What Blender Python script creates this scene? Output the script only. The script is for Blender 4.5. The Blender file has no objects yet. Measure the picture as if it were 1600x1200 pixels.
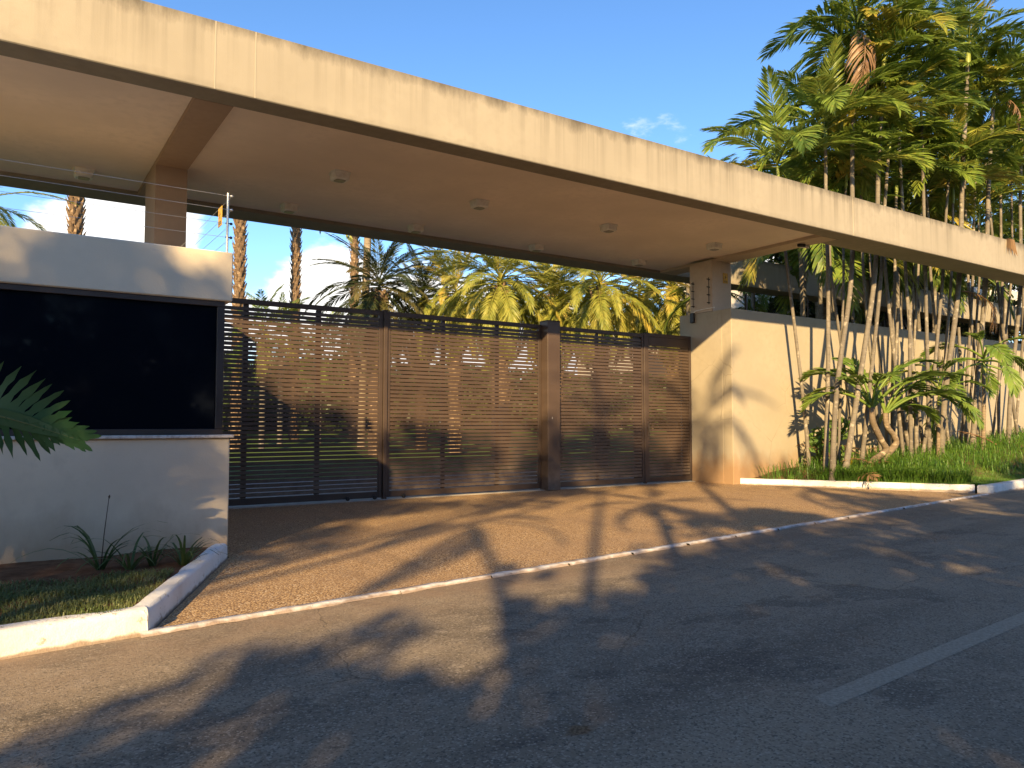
import bpy, math, random
import numpy as np
from mathutils import Vector, Matrix, Euler
random.seed(7); RNG = np.random.default_rng(7)
sc = bpy.context.scene; COL = sc.collection
R = math.radians

# ------------------------------------------------------------------ camera
CH, FPX = 1.4, 1200.0
PITCH, YAW = math.atan(62/1200), R(56.45)      # yaw: angle of the view axis from +X towards +Y
cd = bpy.data.cameras.new('camera'); cam = bpy.data.objects.new('camera', cd); COL.objects.link(cam)
cd.sensor_width = 36; cd.lens = 36*FPX/1600; cd.clip_end = 6000; cd.clip_start = .05
cam.location = (0, 0, CH); cam.rotation_euler = (R(90)+PITCH, 0, YAW-R(90))
sc.camera = cam
# ------------------------------------------------------------------ sun direction, world, sun, exposure
SUN = Vector((.85, 1.0, -.555)).normalized()   # the way the light travels
EL = math.asin(-SUN.z); AZ = math.atan2(-SUN.x, -SUN.y)   # compass bearing of the sun from +Y, clockwise
w = bpy.data.worlds.new('World'); sc.world = w; w.use_nodes = True
wn = w.node_tree; wn.nodes.clear()
def WN(t, **k):
    n = wn.nodes.new(t)
    for a, b in k.items(): setattr(n, a, b)
    return n
wo = WN('ShaderNodeOutputWorld'); bg = WN('ShaderNodeBackground'); bg.inputs[1].default_value = .102
sky = WN('ShaderNodeTexSky', sky_type='NISHITA', sun_disc=False, sun_elevation=EL, sun_rotation=AZ,
         altitude=1100, air_density=1.0, dust_density=.3, ozone_density=2.2)
tc = WN('ShaderNodeTexCoord'); mp = WN('ShaderNodeMapping'); mp.inputs['Scale'].default_value = (3.1, 3.1, 6.5); mp.inputs['Location'].default_value = (2.3, .6, .4)
nz = WN('ShaderNodeTexNoise'); nz.inputs['Scale'].default_value = 1.25; nz.inputs['Detail'].default_value = 9; nz.inputs['Roughness'].default_value = .56
wn.links.new(tc.outputs['Generated'], mp.inputs[0]); wn.links.new(mp.outputs[0], nz.inputs['Vector'])
sep = WN('ShaderNodeSeparateXYZ'); wn.links.new(tc.outputs['Generated'], sep.inputs[0])
ez = WN('ShaderNodeMapRange'); ez.inputs[1].default_value = .42; ez.inputs[2].default_value = .1; ez.inputs[3].default_value = -.13; ez.inputs[4].default_value = .1
wn.links.new(sep.outputs['Z'], ez.inputs[0])
ad = WN('ShaderNodeMath', operation='ADD'); wn.links.new(nz.outputs['Fac'], ad.inputs[0]); wn.links.new(ez.outputs[0], ad.inputs[1])
for px_, py_, rad_, amt in ((190, 400, 6.5, .17), (690, 490, 5, .15), (520, 470, 5, .1), (1250, 480, 6, .14), (905, 165, 4.2, .195), (1025, 215, 3.4, .18)):
    a_, b_ = (px_-800)/1200, (600-py_)/1200; cp, sp_ = math.cos(PITCH), math.sin(PITCH); cy, sy = math.cos(YAW), math.sin(YAW)
    dv = Vector((cy*cp+a_*sy-b_*cy*sp_, sy*cp-a_*cy-b_*sy*sp_, sp_+b_*cp)).normalized()
    dp = WN('ShaderNodeVectorMath', operation='DOT_PRODUCT'); wn.links.new(tc.outputs['Generated'], dp.inputs[0]); dp.inputs[1].default_value = dv
    gm = WN('ShaderNodeMapRange', interpolation_type='SMOOTHSTEP'); gm.inputs[1].default_value = math.cos(R(rad_)); gm.inputs[2].default_value = math.cos(R(rad_*.3)); gm.inputs[4].default_value = amt
    wn.links.new(dp.outputs['Value'], gm.inputs[0]); a2 = WN('ShaderNodeMath', operation='ADD'); wn.links.new(ad.outputs[0], a2.inputs[0]); wn.links.new(gm.outputs[0], a2.inputs[1]); ad = a2
cr = WN('ShaderNodeMapRange', interpolation_type='SMOOTHSTEP'); cr.inputs[1].default_value = .54; cr.inputs[2].default_value = .64
wn.links.new(ad.outputs[0], cr.inputs[0])
n2 = WN('ShaderNodeTexNoise'); n2.inputs['Scale'].default_value = 3.4; n2.inputs['Detail'].default_value = 6
wn.links.new(mp.outputs[0], n2.inputs['Vector'])
cc = WN('ShaderNodeMix', data_type='RGBA'); cc.inputs[6].default_value = (4.4, 4.55, 4.9, 1); cc.inputs[7].default_value = (7.2, 6.8, 6.0, 1)
wn.links.new(n2.outputs['Fac'], cc.inputs[0])
mx = WN('ShaderNodeMix', data_type='RGBA'); wn.links.new(cr.outputs[0], mx.inputs[0]); hs = WN('ShaderNodeHueSaturation'); hs.inputs['Saturation'].default_value = 1.17; hs.inputs['Hue'].default_value = .503; wn.links.new(sky.outputs[0], hs.inputs['Color']); wn.links.new(hs.outputs[0], mx.inputs[6]); wn.links.new(cc.outputs[2], mx.inputs[7])
wn.links.new(mx.outputs[2], bg.inputs[0]); wn.links.new(bg.outputs[0], wo.inputs[0])
sl = bpy.data.lights.new('sun', 'SUN'); so = bpy.data.objects.new('sun', sl); COL.objects.link(so)
sl.energy = 4.4; sl.angle = R(.75); sl.color = (1, .71, .35)
so.rotation_euler = SUN.to_track_quat('-Z', 'Y').to_euler(); so.location = (-20, -25, 18)
sc.view_settings.view_transform = 'Standard'; sc.view_settings.look = 'None'; sc.view_settings.exposure = 1.4; sc.view_settings.gamma = 1
sc.render.engine = 'CYCLES'; sc.cycles.use_denoising = True; sc.cycles.max_bounces = 8; sc.cycles.transparent_max_bounces = 8

# ------------------------------------------------------------------ pixel helpers (a pixel gives a direction; the plane gives the distance)
_f = Vector((math.cos(YAW)*math.cos(PITCH), math.sin(YAW)*math.cos(PITCH), math.sin(PITCH)))
_r = Vector((math.sin(YAW), -math.cos(YAW), 0)); _u = _r.cross(_f)
def ray(x, y): return _f + _r*((x-800)/FPX) + _u*((600-y)/FPX)
def onZ(x, y, z=0.): d = ray(x, y); return d*((z-CH)/d.z) + Vector((0, 0, CH))
def onY(x, y, Y): d = ray(x, y); return d*(Y/d.y) + Vector((0, 0, CH))
def onX(x, y, X): d = ray(x, y); return d*(X/d.x) + Vector((0, 0, CH))
def atD(x, y, D): d = ray(x, y); return d*D + Vector((0, 0, CH))

# ------------------------------------------------------------------ materials
M = {}
class Mat:
    def __init__(s, name, rough=.7, spec=.3):
        s.m = bpy.data.materials.new(name); s.m.use_nodes = True; M[name] = s.m
        s.t = s.m.node_tree; s.b = s.t.nodes['Principled BSDF']
        s.b.inputs['Roughness'].default_value = rough; s.b.inputs['Specular IOR Level'].default_value = spec
    def n(s, t, ins=None, **k):
        n = s.t.nodes.new(t)
        for a, b in k.items(): setattr(n, a, b)
        for a, b in (ins or {}).items():
            if hasattr(b, 'links') or isinstance(b, bpy.types.NodeSocket): s.t.links.new(b, n.inputs[a])
            else: n.inputs[a].default_value = b
        return n
    def pos(s): return s.n('ShaderNodeNewGeometry').outputs['Position']
    def obj(s): return s.n('ShaderNodeTexCoord').outputs['Object']
    def rnd(s): return s.n('ShaderNodeObjectInfo').outputs['Random']
    def scale(s, v, sx, sy, sz): return s.n('ShaderNodeMapping', {'Vector': v, 'Scale': (sx, sy, sz)}).outputs[0]
    def noise(s, v, sc_, det=4, rough=.5, dist=0): return s.n('ShaderNodeTexNoise', {'Vector': v, 'Scale': sc_, 'Detail': det, 'Roughness': rough, 'Distortion': dist}).outputs['Fac']
    def mr(s, v, a, b, c=0., d=1.): return s.n('ShaderNodeMapRange', {0: v, 1: a, 2: b, 3: c, 4: d}).outputs[0]
    def mix(s, f, a, b, mode='MIX'):
        n = s.n('ShaderNodeMix', data_type='RGBA', blend_type=mode)
        for i, x in ((0, f), (6, a), (7, b)):
            if isinstance(x, bpy.types.NodeSocket): s.t.links.new(x, n.inputs[i])
            else: n.inputs[i].default_value = x if i == 0 else (*x, 1) if len(x) == 3 else x
        return n.outputs[2]
    def math(s, op, a, b=0.):
        return s.n('ShaderNodeMath', {0: a, 1: b}, operation=op).outputs[0]
    def col(s, c):
        if isinstance(c, bpy.types.NodeSocket): s.t.links.new(c, s.b.inputs['Base Color'])
        else: s.b.inputs['Base Color'].default_value = (*c, 1)
    def bump(s, h, strength=.3, dist=.01):
        n = s.n('ShaderNodeBump', {'Height': h, 'Strength': strength, 'Distance': dist}); s.t.links.new(n.outputs[0], s.b.inputs['Normal'])
    def rough(s, v): s.t.links.new(v, s.b.inputs['Roughness'])

def plaster(name, base, stain=.0, streak=0., ztop=0., zlen=.8, soil=0., zsoil=.1):
    k = Mat(name, .85, .2); p = k.pos()
    c = k.mix(k.mr(k.noise(p, .9, 5), .35, .7), base, tuple(x*.86 for x in base))
    c = k.mix(k.mr(k.noise(p, 9, 6), .45, .75), c, tuple(x*.9 for x in base))
    if streak:
        st = k.noise(k.scale(p, 5.5, 5.5, .12), 1.0, 5, .6); st2 = k.noise(k.scale(p, 17, 17, .4), 1.0, 5, .65); lowm = k.mr(k.noise(k.scale(p, .35, .35, .2), 1., 3), .38, .62, .15, 1.)
        z = k.n('ShaderNodeSeparateXYZ', {0: p}).outputs[2]
        g = k.mr(z, ztop-zlen, ztop, 0, 1); g = k.math('POWER', g, 1.6)
        sk = k.math('MULTIPLY', k.math('MULTIPLY', lowm, k.mr(k.math('ADD', k.math('MULTIPLY', st, .8), k.math('MULTIPLY', st2, .4)), .56, .82)), k.math('ADD', k.math('MULTIPLY', g, .85), .15))
        c = k.mix(k.math('MULTIPLY', sk, streak), c, (.07, .06, .045))
        rim = k.mr(k.math('ADD', z, k.math('MULTIPLY', k.noise(k.scale(p, 3.2, 3.2, 1.1), 1, 8, .72), .52)), ztop+.10, ztop+.36)
        c = k.mix(k.math('MULTIPLY', rim, streak*1.1), c, (.06, .052, .042))
        bt = k.mr(k.math('SUBTRACT', z, k.math('MULTIPLY', k.noise(p, 8, 5), .18)), ztop-.82, ztop-.98)
        c = k.mix(k.math('MULTIPLY', bt, streak*.4), c, (.1, .085, .065))
    if soil:
        z = k.n('ShaderNodeSeparateXYZ', {0: p}).outputs[2]
        sn = k.math('MULTIPLY', k.noise(k.scale(p, 2.2, 2.2, 1.2), 1, 5, .6), .9)
        so_ = k.mr(k.math('SUBTRACT', z, sn), zsoil, zsoil-.45)
        c = k.mix(k.math('MULTIPLY', so_, soil), c, (.30, .17, .08))
    cr_ = k.n('ShaderNodeTexVoronoi', {'Vector': k.n('ShaderNodeMix', {0: .08, 4: p, 5: k.n('ShaderNodeTexNoise', {'Vector': p, 'Scale': 3, 'Detail': 4}).outputs['Color']}, data_type='VECTOR').outputs[1], 'Scale': .8}, feature='DISTANCE_TO_EDGE').outputs[0]
    if stain:
        cm = k.math('MULTIPLY', k.mr(cr_, .006, 0.), k.mr(k.noise(p, .6, 2), .5, .62))
        c = k.mix(k.math('MULTIPLY', cm, stain), c, tuple(x*.45 for x in base))
    k.col(c)
    k.bump(k.math('ADD', k.noise(p, 60, 4), k.math('MULTIPLY', k.noise(p, 7, 3), .6)), .25, .006)
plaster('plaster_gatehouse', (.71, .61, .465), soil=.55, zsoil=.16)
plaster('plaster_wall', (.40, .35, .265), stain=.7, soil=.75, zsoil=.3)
plaster('plaster_beam', (.365, .325, .255), streak=.85, ztop=6.15, zlen=.85)
plaster('plaster_soffit', (.56, .45, .35))
plaster('plaster_column', (.40, .29, .215))
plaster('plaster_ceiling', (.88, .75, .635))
plaster('plaster_far', (.52, .47, .38))
plaster('plaster_pale', (.6, .58, .54))

k = Mat('asphalt', .8, .35); p = k.pos()
big = k.noise(p, .35, 4); mid = k.noise(p, 2.5, 6, .6); fine = k.noise(p, 130, 2, .6); vf = k.n('ShaderNodeTexVoronoi', {'Vector': p, 'Scale': 95.}).outputs['Color']
sp = k.n('ShaderNodeSeparateColor', {0: vf}).outputs[0]
dd = k.n('ShaderNodeVectorMath', {0: p, 1: (-.1213, .9926, 0)}, operation='DOT_PRODUCT').outputs['Value']
al = k.n('ShaderNodeVectorMath', {0: p, 1: (.9926, .1213, 0)}, operation='DOT_PRODUCT').outputs['Value']
trk = k.noise(k.n('ShaderNodeCombineXYZ', {0: k.math('MULTIPLY', al, .09), 1: k.math('MULTIPLY', dd, 1.1)}).outputs[0], 1., 4, .55)
c = k.mix(k.mr(mid, .35, .68), (.18, .147, .106), (.275, .222, .158))
c = k.mix(k.mr(big, .4, .65), c, (.30, .235, .16))
c = k.mix(k.math('MULTIPLY', k.mr(trk, .46, .62), .75), c, (.12, .098, .072))
c = k.mix(k.math('MULTIPLY', k.mr(k.noise(p, 5.5, 7, .68), .55, .66), .65), c, (.32, .265, .2))
c = k.mix(k.math('MULTIPLY', k.mr(k.noise(k.scale(p, 1, 1.6, 1), .9, 5, .6), .57, .60), .5), c, (.085, .072, .057))
c = k.mix(k.math('MULTIPLY', k.mr(sp, .8, 1.), .75), c, (.40, .34, .26))
c = k.mix(k.math('MULTIPLY', k.mr(sp, .3, .0), .7), c, (.04, .036, .03))
# dusty reddish margin along the driveway edge: signed distance from the edge line
dist = k.math('SUBTRACT', 5.515, dd)
du = k.math('MULTIPLY', k.mr(dist, 1.1, .05), k.mr(k.noise(p, 1.7, 5, .6), .3, .75))
c = k.mix(du, c, (.27, .185, .12))
def cracks(sc_, th, gate):
    dv = k.n('ShaderNodeMix', {0: .16, 4: p, 5: k.n('ShaderNodeTexNoise', {'Vector': p, 'Scale': 3.5, 'Detail': 9, 'Roughness': .65}).outputs['Color']}, data_type='VECTOR').outputs[1]
    e = k.n('ShaderNodeTexVoronoi', {'Vector': dv, 'Scale': sc_}, feature='DISTANCE_TO_EDGE').outputs[0]
    return k.math('MULTIPLY', k.mr(e, th, 0.), k.mr(k.noise(p, .5, 2), gate, gate+.1))
ck = k.math('MAXIMUM', cracks(.5, .003, .42), cracks(1.3, .003, .5))
c = k.mix(k.math('MULTIPLY', ck, .5), c, (.02, .019, .018))
# one small broken patch with brown gravel
pd = k.n('ShaderNodeVectorMath', {0: k.scale(p, 1, 1.5, 0), 1: (2.24, 4.23, 0)}, operation='DISTANCE').outputs['Value']
ph = k.mr(k.math('ADD', pd, k.math('MULTIPLY', k.noise(p, 14, 4), .16)), .17, .13)
c = k.mix(ph, c, k.mix(k.mr(k.noise(p, 60, 3), .4, .6), (.10, .06, .03), (.2, .13, .07)))
k.col(c); k.rough(k.mr(mid, .3, .7, .7, .9))
k.bump(k.math('SUBTRACT', k.math('ADD', k.math('MULTIPLY', sp, .7), k.math('ADD', fine, k.math('MULTIPLY', mid, 1.2))), k.math('MULTIPLY', k.math('MAXIMUM', ck, ph), 2.)), .55, .011)

k = Mat('aggregate', .8, .25); p = k.pos()
v = k.n('ShaderNodeTexVoronoi', {'Vector': p, 'Scale': 62.}); s1 = k.n('ShaderNodeSeparateColor', {0: v.outputs['Color']}).outputs[0]
c = k.mix(s1, (.34, .215, .105), (.70, .49, .26)); c = k.mix(k.mr(s1, .85, 1.), c, (.72, .6, .44))
c = k.mix(k.mr(v.outputs['Distance'], .35, .7), c, (.15, .09, .05))
c = k.mix(k.math('MULTIPLY', k.mr(k.noise(p, .8, 6, .6), .42, .68), .6), c, (.30, .20, .12))
c = k.mix(k.math('MULTIPLY', k.mr(k.noise(k.scale(p, 1.6, .25, 1), 1.3, 5), .56, .68), .4), c, (.17, .115, .075))
k.col(c); k.bump(k.mr(v.outputs['Distance'], 0., .6, 1., 0.), .5, .006)

k = Mat('white_paint', .6, .3); p = k.pos()
nn = k.noise(p, 14, 6, .65)
c = k.mix(k.mr(k.noise(p, 2.2, 4), .45, .8), (.70, .70, .69), (.52, .50, .47)); c = k.mix(k.math('MULTIPLY', k.mr(nn, .60, .68), .8), c, (.30, .24, .19))
z = k.n('ShaderNodeSeparateXYZ', {0: p}).outputs[2]
c = k.mix(k.math('MULTIPLY', k.mr(k.math('SUBTRACT', z, k.math('MULTIPLY', k.noise(p, 9, 4), .06)), .0, -.02), .8), c, (.25, .16, .1))
k.col(c); k.bump(k.math('ADD', k.noise(p, 20, 5), k.math('MULTIPLY', k.noise(p, 90, 3), .4)), .6, .012)

k = Mat('worn_paint', .8); p = k.pos()
c = k.mix(k.mr(k.noise(p, 45, 5, .7), .42, .6), (.27, .225, .165), (.40, .335, .25)); k.col(c); k.bump(k.noise(p, 120, 3), .6, .01)
k = Mat('soil', .95, .1); p = k.pos()
k.col(k.mix(k.mr(k.noise(p, 7, 6, .65), .35, .7), (.10, .045, .022), (.21, .105, .055))); k.bump(k.noise(p, 18, 8, .7), .5, .015)
k = Mat('turf', .95, .1); p = k.pos()
k.col(k.mix(k.mr(k.noise(p, 2.2, 6, .6), .4, .6), (.07, .085, .025), (.17, .10, .055))); k.bump(k.noise(p, 40, 5), .4, .01)
k = Mat('garden_lawn', .9, .1); p = k.pos()
k.col(k.mix(k.mr(k.noise(p, .8, 7, .6), .35, .7), (.06, .11, .02), (.12, .16, .035))); k.bump(k.noise(p, 30, 5), .4, .01)
k = Mat('terrain', .95, .1); p = k.pos()
k.col(k.mix(k.mr(k.noise(p, .2, 6), .35, .7), (.07, .09, .03), (.14, .10, .06)))
k = Mat('pavers', .8, .2); p = k.pos()
k.col(k.mix(k.mr(k.noise(p, 3, 5), .35, .7), (.22, .2, .18), (.32, .29, .26))); k.bump(k.noise(p, 30, 4), .4, .01)

def leafmat(name, dark, light, old, oldamt=.25, trans=.3, rough=.45):
    k = Mat(name, rough, .4); r = k.rnd(); p = k.obj(); wp = k.pos()
    c = k.mix(k.mr(k.noise(wp, 2.2, 3), .35, .65), dark, light)
    c = k.mix(k.math('MULTIPLY', k.mr(r, 1-oldamt, 1.), k.mr(k.noise(p, 2.5, 3), .3, .6)), c, old)
    c = k.mix(k.math('MULTIPLY', k.mr(k.noise(wp, 11, 3), .58, .75), .5), c, old)
    k.col(c)
    tr = k.n('ShaderNodeBsdfTranslucent', {'Color': k.mix(.5, c, light)})
    mx_ = k.n('ShaderNodeMixShader', {0: trans}); k.t.links.new(k.b.outputs[0], mx_.inputs[1]); k.t.links.new(tr.outputs[0], mx_.inputs[2])
    k.t.links.new(mx_.outputs[0], k.t.nodes['Material Output'].inputs[0])
leafmat('leaf_areca', (.07, .13, .025), (.25, .34, .055), (.52, .38, .07), .35, .35)
leafmat('leaf_twin', (.11, .20, .035), (.22, .31, .055), (.32, .30, .06), .15)
leafmat('leaf_phoenix', (.20, .235, .04), (.37, .37, .075), (.58, .42, .09), .3, .35)
leafmat('leaf_phoenix_dark', (.025, .04, .014), (.06, .075, .022), (.2, .15, .05), .25)
leafmat('leaf_dead', (.17, .09, .045), (.28, .17, .09), (.3, .2, .12), .3, .1)
leafmat('leaf_street', (.03, .055, .012), (.06, .09, .02), (.09, .1, .02), .1, .15)
leafmat('leaf_fan', (.03, .05, .018), (.07, .10, .03), (.2, .17, .07), .2, .2)
leafmat('leaf_philo', (.018, .07, .025), (.035, .105, .04), (.05, .11, .04), .1, .15, .35)
leafmat('leaf_strap', (.05, .10, .03), (.10, .16, .05), (.25, .22, .08), .2)
leafmat('leaf_gold', (.45, .38, .03), (.6, .5, .05), (.5, .4, .05), .1)
leafmat('leaf_shrub', (.06, .13, .025), (.13, .22, .04), (.25, .25, .05), .2)
leafmat('grass_lush', (.06, .15, .02), (.13, .25, .035), (.3, .28, .06), .2, .3)
leafmat('grass_dry', (.08, .125, .035), (.17, .19, .07), (.36, .28, .15), .2, .25)
leafmat('leaf_stem', (.16, .22, .04), (.28, .32, .07), (.3, .3, .06), .2, .1)

def barkmat(name, a, b, ring, rs, rough=.85, ra=.8):
    k = Mat(name, rough, .2); p = k.obj()
    c = k.mix(k.mr(k.noise(k.scale(p, 6, 6, 1.5), 1.6, 6, .65), .35, .68), a, b)
    z = k.n('ShaderNodeSeparateXYZ', {0: p}).outputs[2]
    wv = k.math('FRACT', k.math('ADD', k.math('MULTIPLY', z, rs), k.math('MULTIPLY', k.noise(p, 3, 2), .35)))
    rg = k.mr(wv, .82, .95)
    c = k.mix(k.math('MULTIPLY', rg, ra), c, ring)
    c = k.mix(k.math('MULTIPLY', k.rnd(), .55), c, tuple(x*.62 for x in a))
    c = k.mix(k.math('MULTIPLY', k.mr(k.noise(p, 7, 5), .58, .68), .75), c, tuple(min(1, x*1.55) for x in b))
    k.col(c); k.bump(k.math('ADD', k.math('MULTIPLY', rg, -ra), k.noise(p, 30, 5)), .5, .008)
barkmat('bark_areca', (.155, .135, .11), (.265, .235, .19), (.08, .068, .052), 6.5, ra=.3)
barkmat('bark_twin', (.20, .15, .10), (.33, .26, .18), (.11, .08, .05), 14)
barkmat('bark_boot', (.15, .095, .055), (.33, .24, .155), (.08, .05, .03), 5)
barkmat('bark_smooth', (.25, .20, .14), (.34, .28, .2), (.15, .11, .07), 4)
barkmat('bark_dark', (.06, .04, .025), (.13, .085, .05), (.04, .03, .02), 5)
barkmat('bark_tree', (.07, .055, .04), (.13, .10, .07), (.05, .04, .03), 2)

k = Mat('gate_metal', .45, .4); p = k.pos()
c = k.mix(k.mr(k.noise(k.scale(p, 1, 1, 3), 1.2, 5), .35, .7), (.068, .046, .035), (.09, .062, .047))
z = k.n('ShaderNodeSeparateXYZ', {0: p}).outputs[2]
ds = k.math('MULTIPLY', k.mr(k.math('ADD', z, k.math('MULTIPLY', k.noise(p, 3, 5), .8)), 1.15, .35), k.mr(k.noise(p, 7, 6, .7), .3, .62))
c = k.mix(k.math('MULTIPLY', ds, .55), c, (.28, .225, .175)); k.col(c); k.rough(k.mr(ds, 0, 1, .42, .8))
k = Mat('gate_frame_metal', .5, .35); p = k.pos(); k.col(k.mix(k.mr(k.noise(p, 3, 5), .35, .7), (.056, .039, .031), (.073, .051, .040)))
k = Mat('window_metal', .45, .4); p = k.pos(); k.col(k.mix(k.mr(k.noise(p, 3, 5), .35, .7), (.045, .034, .029), (.06, .046, .04)))
k = Mat('dark_glass', .06, .07); p = k.pos(); k.col((.003, .005, .009)); k.rough(k.mr(k.noise(p, 2, 5), .4, .7, .04, .12))
k = Mat('sill_stone', .5, .4); p = k.pos(); k.col(k.mix(k.mr(k.noise(p, 25, 6), .4, .65), (.62, .58, .54), (.42, .36, .31)))
k = Mat('lamp_white', .5, .4); p = k.pos(); k.col(k.mix(k.mr(k.noise(p, 12, 4), .4, .7), (.8, .77, .72), (.66, .62, .57)))
k = Mat('lamp_lens', .3, .5); p = k.pos(); k.col(k.mix(k.mr(k.noise(p, 30, 2), .4, .6), (.32, .29, .25), (.24, .22, .2)))
k = Mat('black_plastic', .45, .4); p = k.pos(); k.col(k.mix(k.noise(p, 20, 3), (.012, .012, .013), (.03, .029, .028)))
k = Mat('galvanised', .35, .5); p = k.pos(); k.b.inputs['Metallic'].default_value = .6; k.col(k.mix(k.noise(p, 40, 4), (.5, .49, .46), (.7, .68, .62)))
k = Mat('sign_yellow', .5, .4); p = k.pos(); k.col(k.mix(k.mr(k.noise(p, 20, 4), .45, .7), (.62, .36, .04), (.45, .25, .04)))
k = Mat('sign_print', .6); p = k.pos(); k.col(k.mix(k.noise(p, 20, 3), (.03, .025, .02), (.06, .05, .04)))
k = Mat('concrete', .85, .2); p = k.pos(); k.col(k.mix(k.mr(k.noise(p, 6, 6), .35, .7), (.30, .28, .25), (.42, .40, .36))); k.bump(k.noise(p, 40, 5), .5, .01)
k = Mat('joint_seal', .7); p = k.pos(); k.col(k.mix(k.noise(p, 9, 3), (.40, .355, .28), (.36, .32, .25)))
k = Mat('far_glass', .15, .5); p = k.pos(); k.col(k.mix(k.noise(p, 1, 2), (.01, .012, .015), (.03, .03, .03)))

# ------------------------------------------------------------------ mesh helpers
def link(o, parent=None, **props):
    COL.objects.link(o)
    if parent is not None: o.parent = parent
    for a, b in props.items(): o[a] = b
    return o
def thing(name, label, cat, loc=(0, 0, 0), rz=0., group=None):
    o = bpy.data.objects.new(name, None); o.location = loc; o.rotation_euler = (0, 0, rz); o.empty_display_size = .2
    link(o, None, label=label, category=cat)
    if group: o['group'] = group
    return o
class MB:
    def __init__(s): s.v, s.f, s.s = [], [], []
    def add(s, vs, fs, smooth=False):
        b = len(s.v); s.v += [tuple(x) for x in vs]; s.f += [tuple(i+b for i in q) for q in fs]; s.s += [smooth]*len(fs)
    def box(s, x0, x1, y0, y1, z0, z1, bev=0.):
        if bev <= 0:
            vs = [(x, y, z) for x in (x0, x1) for y in (y0, y1) for z in (z0, z1)]
            s.add(vs, [(0, 1, 3, 2), (4, 6, 7, 5), (0, 4, 5, 1), (2, 3, 7, 6), (0, 2, 6, 4), (1, 5, 7, 3)]); return s
        b = bev; vs = []; C_ = [(x, y, z) for x in (x0, x1) for y in (y0, y1) for z in (z0, z1)]
        cx, cy, cz = (x0+x1)/2, (y0+y1)/2, (z0+z1)/2
        for (x, y, z) in C_:
            sx, sy, sz = (1 if x < cx else -1), (1 if y < cy else -1), (1 if z < cz else -1)
            vs += [(x, y+sy*b, z+sz*b), (x+sx*b, y, z+sz*b), (x+sx*b, y+sy*b, z)]
        q = lambda c, a: c*3+a
        fs = [(q(0,0), q(1,0), q(3,0), q(2,0)), (q(4,0), q(6,0), q(7,0), q(5,0)), (q(0,1), q(4,1), q(5,1), q(1,1)), (q(2,1), q(3,1), q(7,1), q(6,1)), (q(0,2), q(2,2), q(6,2), q(4,2)), (q(1,2), q(5,2), q(7,2), q(3,2))]
        for a, bb, ax1, ax2 in ((0,1,0,1),(2,3,0,1),(4,5,0,1),(6,7,0,1),(0,2,0,2),(1,3,0,2),(4,6,0,2),(5,7,0,2),(0,4,1,2),(1,5,1,2),(2,6,1,2),(3,7,1,2)):
            fs.append((q(a,ax1), q(bb,ax1), q(bb,ax2), q(a,ax2)))
        fs += [(q(c,0), q(c,1), q(c,2)) for c in range(8)]
        s.add(vs, fs); return s
    def tube(s, pts, rad, n=8, cap=True, smooth=True):
        P_ = [Vector(p) for p in pts]; rad = [rad]*len(P_) if not hasattr(rad, '__len__') else rad
        vs, fs = [], []; ref = None
        for i, p in enumerate(P_):
            t = (P_[min(i+1, len(P_)-1)]-P_[max(i-1, 0)]).normalized()
            if ref is None: ref = t.orthogonal().normalized()
            a = (ref-t*ref.dot(t)).normalized(); ref = a; b = t.cross(a)
            for j in range(n):
                an = 2*math.pi*j/n; vs.append(p+(a*math.cos(an)+b*math.sin(an))*rad[i])
        for i in range(len(P_)-1):
            for j in range(n):
                k_ = (j+1) % n; fs.append((i*n+j, i*n+k_, (i+1)*n+k_, (i+1)*n+j))
        s.add(vs, fs, smooth)
        if cap:
            s.add(vs[:n], [tuple(range(n))[::-1]]); s.add(vs[-n:], [tuple(range(n))])
        return s
    def prism(s, poly, z0, z1):
        n = len(poly); vs = [(x, y, z0) for x, y in poly]+[(x, y, z1) for x, y in poly]
        s.add(vs, [tuple(range(n))[::-1], tuple(range(n, 2*n))]+[(i, (i+1) % n, n+(i+1) % n, n+i) for i in range(n)]); return s
    def mesh(s, name, mat):
        me = bpy.data.meshes.new(name); me.from_pydata(s.v, [], s.f); me.materials.append(M[mat])
        me.polygons.foreach_set('use_smooth', s.s); me.update(); return me
    def build(s, name, mat, parent=None, world=True, **props):
        o = bpy.data.objects.new(name, s.mesh(name, mat)); link(o, parent, **props)
        if parent is not None and world:       # vertices given in world coordinates
            m = Matrix.LocRotScale(parent.location, parent.rotation_euler, None)
            p = parent.parent
            if p is not None: m = Matrix.Identity(4)
            o.matrix_parent_inverse = m.inverted()
        return o
def bx(*a, bev=0.): return MB().box(*a, bev=bev)
def sheet(name, poly, z, mat):
    m = MB(); m.add([(x, y, z) for x, y in poly], [tuple(range(len(poly)))]); return m.build(name, mat, kind='structure')

# ------------------------------------------------------------------ ground, road, driveway
O2 = Vector((.85, 5.66)); D2 = Vector((.9926, .1213)); N2 = Vector((.1213, -.9926))
def rd(a, c): q = O2+D2*a+N2*c; return (q.x, q.y)
sheet('terrain', [(-900, -900), (900, -900), (900, 900), (-900, 900)], -.06, 'terrain')
sheet('road', [rd(-120, 0.02), rd(-120, 7.2), rd(160, 7.2), rd(160, .02)], 0, 'asphalt')
sheet('driveway', [rd(.02, -.01), rd(15.6, -.01), (14.2, 12.05), (14.02, 13.32), (2.0, 13.32), (2.02, 8.4)], .006, 'aggregate')
sheet('inner_driveway', [(-2, 13.42), (14, 13.42), (14, 19.5), (-2, 19.5)], .004, 'pavers')
gl = lambda y: -.02+max(0, min(1.3, (y-22)*.043))
surf_l = MB(); surf_l.add([(x, y, gl(y)) for y in (19.5, 22, 52.7, 140) for x in (-60, 120)], [(0, 1, 3, 2), (2, 3, 5, 4), (4, 5, 7, 6)]); surf_l.build('garden_lawn', 'garden_lawn', kind='structure')
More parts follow.
